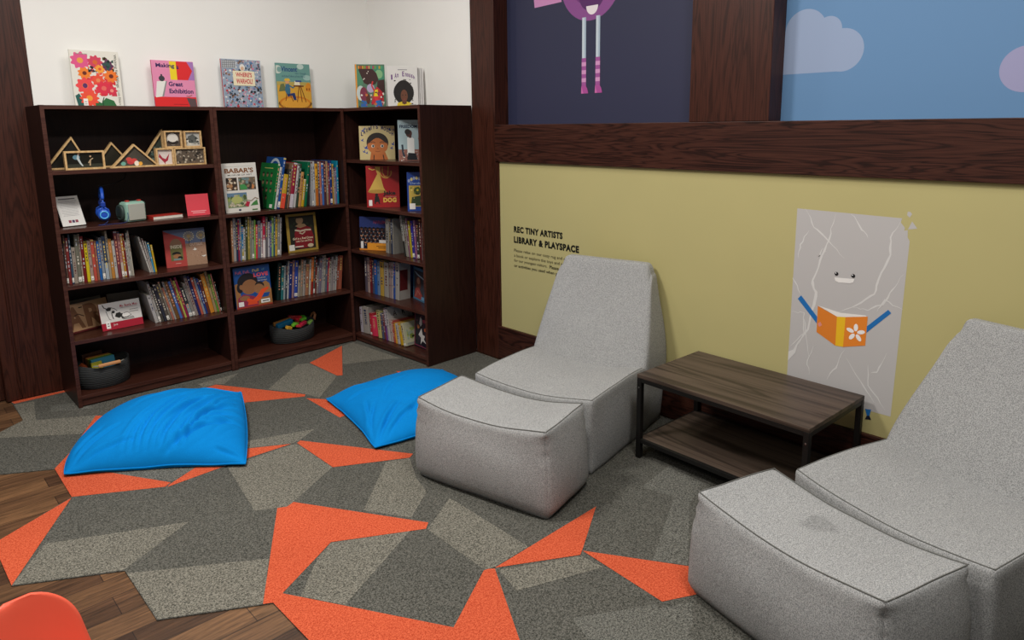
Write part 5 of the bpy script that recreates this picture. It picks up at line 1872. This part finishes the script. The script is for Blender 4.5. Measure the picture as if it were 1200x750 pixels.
def ottoman(label, w, d, h, loc, yaw, seed, sag=.035, shear=0.0, flare=0.02, mat=None):
    """local x = depth, local y = width; a soft block with a sagging top"""
    root = empty('ottoman', loc, (0, 0, math.radians(yaw)))
    tag(root, label, 'ottoman')

    def fn(p, u, v, wz):
        x, y, z = p
        # the top is pinched in towards the seams, the sides belly out
        belly = math.sin(PI * min(1, max(0, z / h)) ** .8)
        kx, ky = (u - .5) * 2, (v - .5) * 2
        x += (kx * .028 * belly * (1 - abs(ky) ** 4)) + kx * flare * (1 - z / h) * .6
        y += (ky * .028 * belly * (1 - abs(kx) ** 4)) + ky * flare * (1 - z / h)
        tuck = .014 * (1 - smoothstep(0, .05, z))
        x -= kx * tuck
        y -= ky * tuck
        zz = z - sag * smoothstep(.45 * h, h, z) * (1 - ky * ky)
        nz = noise.noise(Vector((x * 5 + seed, y * 5, z * 5)))
        n2 = noise.noise(Vector((x * 22 + seed, y * 9, z * 6)))
        amp = .006
        top = smoothstep(.93 * h, h, z)
        x += kx * (nz * amp + n2 * .002) * (1 - top)
        y += ky * (nz * amp) * (1 - top)
        zz += (nz * .006) * top
        y += shear * x
        # corner puckers just under the top seam
        corner = abs(kx) ** 6 * abs(ky) ** 6
        pk = (math.exp(-((z - .88 * h) / .018) ** 2) + .7 * math.exp(-((z - .74 * h) / .02) ** 2)) * corner
        x -= kx * .012 * pk
        y -= ky * .012 * pk
        return Vector((x, y, max(0.0005, zz) if wz > 0 else 0.001))
    m = cushion((d, w, h), .028, fn, mat or M_FABRIC)
    m.build('cushion', root, fix=False)

    # seam lines along the four top edges
    s = MB()
    r = .009
    ring = []
    N = 26
    edge = [(r, r), (d - r, r), (d - r, w - r), (r, w - r)]
    for e in range(4):
        a_, b_ = edge[e], edge[(e + 1) % 4]
        for t in range(N):
            x, y = a_[0] + (b_[0] - a_[0]) * t / N, a_[1] + (b_[1] - a_[1]) * t / N
            q = fn(Vector((x, y, h)), x / d, y / w, 1)
            ring.append((q.x, q.y, q.z - .0016))
    s.tube(ring, .0019, M_SEAM, 6, closed=True)
    s.build('seam', root)
    return root


def lounge_chair(label, loc, yaw, w=.69, D=.82, h=.365, H=.86, dj=.55, dt=.765, inset=.062, seed=1.0, sag=.035):
    """origin: far front corner on the floor; local x = depth towards the wall, local -y = width (kept as +y by mirroring)"""
    root = empty('lounge_chair', loc, (0, 0, math.radians(yaw)))
    tag(root, label, 'lounge chair')
    ds = dj + .10

    def f_seat(p, u, v, wz):
        x, y, z = p
        ky = (v - .5) * 2
        kx = (u - .5) * 2
        belly = math.sin(PI * min(1, max(0, z / h)) ** .8)
        y += ky * .014 * belly * (1 - abs(kx) ** 4)
        if u < .5:
            x += kx * .012 * belly * (1 - abs(ky) ** 4)
        dip = sag * smoothstep(.45 * h, h, z) * (1 - ky * ky)
        slope = -.012 * (x / ds)
        nz = noise.noise(Vector((x * 5 + seed, y * 5, z * 5)))
        top = smoothstep(.9 * h, h, z)
        z2 = z - dip + slope * top + nz * .005 * top + .012 * math.sin(PI * u) * top
        y += ky * nz * .004 * (1 - top)
        return Vector((x, y - w, max(.0005, z2) if wz > 0 else .001))
    m = cushion((ds, w, h), .022, f_seat, M_FABRIC)
    m.build('seat', root, fix=False)

    x0f = dj - (dt - dj) / (H - h) * h       # foot of the sloping front plane

    def f_back(p, u, v, wz):
        # p in a unit-ish box: x 0..1*.35, y 0..w, z 0..H
        x, y, z = p
        t = z / H
        xf = x0f + (dt - x0f) * t
        xb = D - .008 * t - .024 * (1 - smoothstep(.22, .42, t)) + .02 * math.sin(PI * min(1, t * 1.1)) * (t < .9)
        thick = xb - xf
        X = xf + thick * (x / .35)
        ins = inset * smoothstep(h * .8, H, z) if z > h * .8 else 0
        ky = (v - .5) * 2
        Y = y + (-ky) * ins
        nz = noise.noise(Vector((X * 4 + seed + 7, Y * 4, z * 4)))
        Y += ky * (.010 * math.sin(PI * t) + nz * .004)
        kx = (u - .5) * 2
        X += -.010 * math.sin(PI * v) * (1 if kx < 0 else 0) * math.sin(PI * t) + nz * .003
        # rounded upper corners
        zz = z - .045 * smoothstep(.80, 1.0, abs(ky)) ** 2 * smoothstep(.85, 1, t) + nz * .003
        return Vector((X, Y - w, max(.0005, zz) if wz > 0 else .001))
    m = cushion((.35, w, H), .045, f_back, M_FABRIC, (18, 34, 34))
    # the lower part of the front plane sits inside the seat; keep only what shows
    m.build('backrest', root, fix=False)

    s = MB()
    N = 30
    r = .009
    for path in ([(r, r), (r, w - r)], [(r, w - r), (dj - .01, w - r)], [(r, r), (dj - .01, r)]):
        pts = []
        for k in range(N + 1):
            x = path[0][0] + (path[1][0] - path[0][0]) * k / N
            y = path[0][1] + (path[1][1] - path[0][1]) * k / N
            q = f_seat(Vector((x, y, h)), x / ds, y / w, 1)
            pts.append((q.x, q.y, q.z - .0016))
        s.tube(pts, .0019, M_SEAM, 6)
    s.build('seam', root)
    return root


# depth axis points at the wall; width runs towards the viewer's right
lounge_chair('grey upholstered low lounge chair directly behind the ottoman, left of the coffee table', (1.385, -1.945, 0), 11.6, D=.818, dt=.755, inset=.058, seed=1.3)
lounge_chair('grey upholstered lounge chair at the right edge, right of the coffee table', (1.560, -3.545, 0), -15.0, D=.785, dj=.53, dt=.735, inset=.12, H=.855, seed=4.1)


def place_ottoman(label, fl, ang_w, w, d, h, seed, shear, mat=None):
    """fl: far front corner; ang_w: heading of the width edge in degrees"""
    # local x = depth, local y = width: width heading = yaw + 90, so flip by putting the origin at the near corner
    a = math.radians(ang_w)
    near = (fl[0] + w * math.cos(a), fl[1] + w * math.sin(a), 0)
    return ottoman(label, w, d, h, near, ang_w + 90, seed, shear=shear, mat=mat)


place_ottoman('grey upholstered ottoman with sagging top in front of the left lounge chair', (.950, -2.055), -77.4, .70, .355, .385, 2.0, .045)
place_ottoman('grey upholstered ottoman with a faint stain in front of the right lounge chair', (1.140, -3.400), -102.3, .672, .36, .385, 6.0, -.085,
              mat_fabric('heather_grey_fabric_worn', '7c7d7d', 'b5b5b4', 320, stain=(.22, .36, .36)))


# ------------------------------------------------------------------ coffee table
def coffee_table():
    L, W, H = .850, .505, .425
    root = empty('coffee_table', (2.055, -3.080, 0), (0, 0, math.radians(-1.8)))
    tag(root, 'rustic dark wood coffee table with black metal frame and lower shelf', 'table')
    m = MB()
    m.box(-W / 2, -L / 2, H - .018, W / 2, L / 2, H, M_TABLE, .0015)
    m.build('tabletop', root)
    m = MB()
    m.box(-W / 2 + .02, -L / 2 + .01, .085, W / 2 - .02, L / 2 - .01, .100, M_TABLE, .001)
    m.build('lower_shelf', root)
    t = .025
    for sx in (-1, 1):
        for sy in (-1, 1):
            m = MB()
            cx, cy = sx * (W / 2 - t / 2), sy * (L / 2 - t / 2)
            m.box(cx - t / 2, cy - t / 2, 0, cx + t / 2, cy + t / 2, H - .018, M_BLACK_STEEL, .002)
            l = m.build('leg', root)
            m = MB()
            m.tube([(cx - sx * -1 * (t / 2) * 1.0, cy, .36), (cx + sx * (t / 2 + .0015), cy, .36)], .004, plain('8a8a88', .3, .9), 8)
            m.build('bolt', l)
    for z, nm in ((H - .038, 'upper_rail'), (.080, 'lower_rail')):
        for sx in (-1, 1):
            m = MB()
            m.box(sx * (W / 2 - .010) - .009, -L / 2 + t, z - .0, sx * (W / 2 - .010) + .009, L / 2 - t, z + .0195, M_BLACK_STEEL, .001)
            m.build(nm, root)
        for sy in (-1, 1):
            m = MB()
            m.box(-W / 2 + t, sy * (L / 2 - .010) - .009, z, W / 2 - t, sy * (L / 2 - .010) + .009, z + .0195, M_BLACK_STEEL, .001)
            m.build(nm, root)


coffee_table()


# ------------------------------------------------------------------ blue floor pillows
def pillow(label, P, thick, seed, folds, skew=(0.5, 0.5), lift=(0, 0, 0, 0), creases=(), bows=(.055, .055, .055, .055)):
    """P: four corners on the floor in order; folds: list of (origin u, v, direction angle, strength)"""
    m = MB()
    bm = m.bm
    N = 150
    P = [Vector((x, y, 0)) for x, y in P]
    up, dn = [], []

    def base(u, v):
        # edges bow inwards a little between the corners
        q = (P[0] * (1 - u) + P[1] * u) * (1 - v) + (P[3] * (1 - u) + P[2] * u) * v
        c = (P[0] + P[1] + P[2] + P[3]) / 4
        bow = (math.sin(PI * u) * (bows[0] * (1 - v) ** 3 + bows[2] * v ** 3)
               + math.sin(PI * v) * (bows[3] * (1 - u) ** 3 + bows[1] * u ** 3))
        return q + (c - q) * bow

    def lifted(u, v):
        return ((lift[0] * (1 - u) + lift[1] * u) * (1 - v) + (lift[3] * (1 - u) + lift[2] * u) * v)

    def peak(t, s):
        # warps 0..1 so that the fullest part sits at s
        return t ** (math.log(.5) / math.log(s))

    def hgt(u, v):
        a, b = peak(u, skew[0]), peak(v, skew[1])
        e = (4 * a * (1 - a)) ** .55 * (4 * b * (1 - b)) ** .55
        z = thick * e
        w = 0.0
        for (ou, ov, an, st, fr) in folds:
            du, dv = u - ou, v - ov
            al = du * math.cos(an) + dv * math.sin(an)
            ac = -du * math.sin(an) + dv * math.cos(an)
            mask = math.exp(-(al / .34) ** 2 - (ac / .22) ** 2)
            rr = noise.noise(Vector((al * 2.2 + seed, ac * fr + .8 * noise.noise(Vector((al * 3, ac * 3, seed))), seed * 3)))
            w += st * mask * max(0.0, 1 - 3.2 * abs(rr)) ** 1.4
        for (u0, v0, u1, v1, cv, dep, wd) in creases:
            L = math.hypot(u1 - u0, v1 - v0)
            tx, ty = (u1 - u0) / L, (v1 - v0) / L
            al = (u - u0) * tx + (v - v0) * ty
            if al < -.1 or al > L + .1:
                continue
            k = max(0.0, min(1.0, al / L))
            ac = -(u - u0) * ty + (v - v0) * tx - cv * 4 * k * (1 - k)
            fade = max(0.0, math.sin(PI * max(0, min(1, (al + .03) / (L + .06))))) ** .7
            w += dep * fade * (math.exp(-(ac / wd) ** 2) - .65 * math.exp(-((ac - 2.0 * wd) / (1.5 * wd)) ** 2))
        n0 = noise.noise(Vector((u * 3 + seed, v * 3, 2.2)))
        return z * (1 + .10 * n0) - w * min(1, e * 2.2) * .9
    for i in range(N + 1):
        ru, rd = [], []
        for j in range(N + 1):
            u, v = .5 - .5 * math.cos(PI * i / N), .5 - .5 * math.cos(PI * j / N)
            q = base(u, v)
            edge = i in (0, N) or j in (0, N)
            z = hgt(u, v)
            seam = .016 + .006 * noise.noise(Vector((u * 6, v * 6, seed))) + lifted(u, v)
            top = bm.verts.new((q.x, q.y, seam + max(0.0, z)))
            ru.append(top)
            rd.append(top if edge else bm.verts.new((q.x, q.y, max(.001, (seam if lifted(u, v) < .001 else seam) - (.06 + lifted(u, v) * 2.2) * (4 * u * (1 - u)) ** .5 * (4 * v * (1 - v)) ** .5 - .004))))
        up.append(ru)
        dn.append(rd)
    mi = m.mi(M_BLUE)
    for i in range(N):
        for j in range(N):
            f = bm.faces.new((up[i][j], up[i + 1][j], up[i + 1][j + 1], up[i][j + 1]))
            f.smooth = True
            f.material_index = mi
            q = (dn[i][j], dn[i][j + 1], dn[i + 1][j + 1], dn[i + 1][j])
            if len(set(q)) == 4:
                try:
                    f = bm.faces.new(q)
                    f.smooth = True
                    f.material_index = mi
                except ValueError:
                    pass
    root = m.build('floor_pillow', fix=True)
    tag(root, label, 'floor pillow')
    # stitched hem around the rim
    ring = []
    for (a_, b_) in (((0, 0), (1, 0)), ((1, 0), (1, 1)), ((1, 1), (0, 1)), ((0, 1), (0, 0))):
        for k in range(40):
            u = a_[0] + (b_[0] - a_[0]) * k / 40
            v = a_[1] + (b_[1] - a_[1]) * k / 40
            q = base(u, v)
            z = .016 + .006 * noise.noise(Vector((u * 6, v * 6, seed))) + lifted(u, v)
            ring.append((q.x, q.y, z))
    s = MB()
    s.tube(ring, .0045, M_BLUE, 8, closed=True)
    s.build('hem', root)
    return root


pillow('bright blue floor pillow at the left, deeply creased, lying before the left bookcase',
       [(-.243, -.90), (.405, -1.40), (.69, -.66), (.20, -.27)], .158, 1.7,
       [(.75, .30, .85, .010, 14), (.12, .08, .7, .006, 14)],
       skew=(.50, .46), lift=(0, 0, .075, .03), bows=(.07, -.05, .02, -.22),
       creases=[(.56, .03, .90, .34, .03, .032, .014)]
       + [(.30 + .045 * k, .05 + .012 * (k % 3), .50 + .055 * k, .60 + .05 * (k % 4), .045 + .01 * (k % 3), .015 + .005 * (k % 3), .011 + .003 * (k % 2))
          for k in range(9)]
       + [(.60 + .05 * k, .18 + .07 * k, .97, .36 + .11 * k, .03, .018 - .002 * k, .013) for k in range(5)]
       + [(.86, .06, .97, .03, .0, .018, .012), (.05, .05, .24, .30, .03, .014, .014), (.08, .03, .36, .14, .02, .013, .014),
          (.04, .10, .14, .34, .02, .010, .012), (.70, .84, .97, .90, .01, .014, .016), (.80, .95, .98, .97, .0, .012, .012),
          (.40, .70, .72, .94, .04, .008, .02), (.25, .50, .55, .80, .05, .006, .02)])
pillow('bright blue floor pillow partly under the left ottoman and by the sideways bookcase',
       [(1.085, -.93), (.945, -1.69), (1.70, -1.86), (1.875, -1.02)], .150, 5.2,
       [(.80, .25, .6, .008, 14)],
       creases=[(.98, .03, .70, .30, .02, .020, .013), (.97, .10, .80, .42, .03, .016, .012), (.90, .02, .58, .16, .02, .016, .013),
                (.80, .02, .50, .12, -.01, .012, .012), (.03, .05, .20, .22, .02, .012, .013), (.62, .22, .38, .50, .03, .010, .016),
                (.86, .30, .70, .62, .03, .012, .014), (.30, .05, .42, .22, .02, .010, .013)], bows=(.05, .04, .0, -.03))


# ------------------------------------------------------------------ red child's chair at the lower left corner
def child_chair():
    root = empty('child_chair', (-.622, -2.80, 0), (0, 0, math.radians(28)))
    tag(root, "orange-red moulded plastic child's chair, only its rounded back top in view", 'chair')
    R_ = plain('fb6a50', .32)
    # backrest: curved shell, local x = width, local -y = towards the viewer
    m = MB()
    bm = m.bm
    NX, NZ = 28, 30
    zb, zt = .27, .542
    fr, bk = [], []
    for i in range(NX + 1):
        a_, b_ = [], []
        for j in range(NZ + 1):
            s, t = i / NX * 2 - 1, j / NZ
            # rounded-trapezoid outline
            half = .140 - .020 * t
            te = t
            zz = zb + (zt - zb) * te
            k = 1 - (max(0, (t - .55) / .45)) ** 2.4
            half *= max(.0, k) ** .42 if t > .55 else 1
            x = s * half
            y = .055 * (s * half / .16) ** 2 * -1 + .07 * t + .015 * (1 - t)
            edge = min(1, (1 - abs(s)) * 6, (1 - t) * 8)
            th = .005 + .009 * math.sqrt(max(0, 1 - (1 - edge) ** 2))
            a_.append(bm.verts.new((x, y - th / 2, zz)))
            b_.append(bm.verts.new((x, y + th / 2, zz)))
        fr.append(a_)
        bk.append(b_)
    mi = m.mi(R_)

    def q(*v):
        f = bm.faces.new(v)
        f.smooth = True
        f.material_index = mi
    for i in range(NX):
        for j in range(NZ):
            q(fr[i][j], fr[i + 1][j], fr[i + 1][j + 1], fr[i][j + 1])
            q(bk[i][j], bk[i][j + 1], bk[i + 1][j + 1], bk[i + 1][j])
        q(fr[i][0], bk[i][0], bk[i + 1][0], fr[i + 1][0])
        q(fr[i][NZ], fr[i + 1][NZ], bk[i + 1][NZ], bk[i][NZ])
    for j in range(NZ):
        q(fr[0][j], fr[0][j + 1], bk[0][j + 1], bk[0][j])
        q(fr[NX][j], bk[NX][j], bk[NX][j + 1], fr[NX][j + 1])
    bmesh.ops.remove_doubles(bm, verts=bm.verts[:], dist=1e-5)
    m.build('backrest', root)
    m = MB()
    m.box(-.165, -.30, .275, .165, .02, .295, R_, .008)
    m.build('seat', root)
    for sx in (-1, 1):
        for sy, yy in ((0, -.27), (1, 0.0)):
            m = MB()
            m.tube([(sx * .145, yy, .28), (sx * .165, yy + (.03 if sy else -.03), 0.0)], [.017, .013], R_, 12)
            m.build('leg', root)


child_chair()
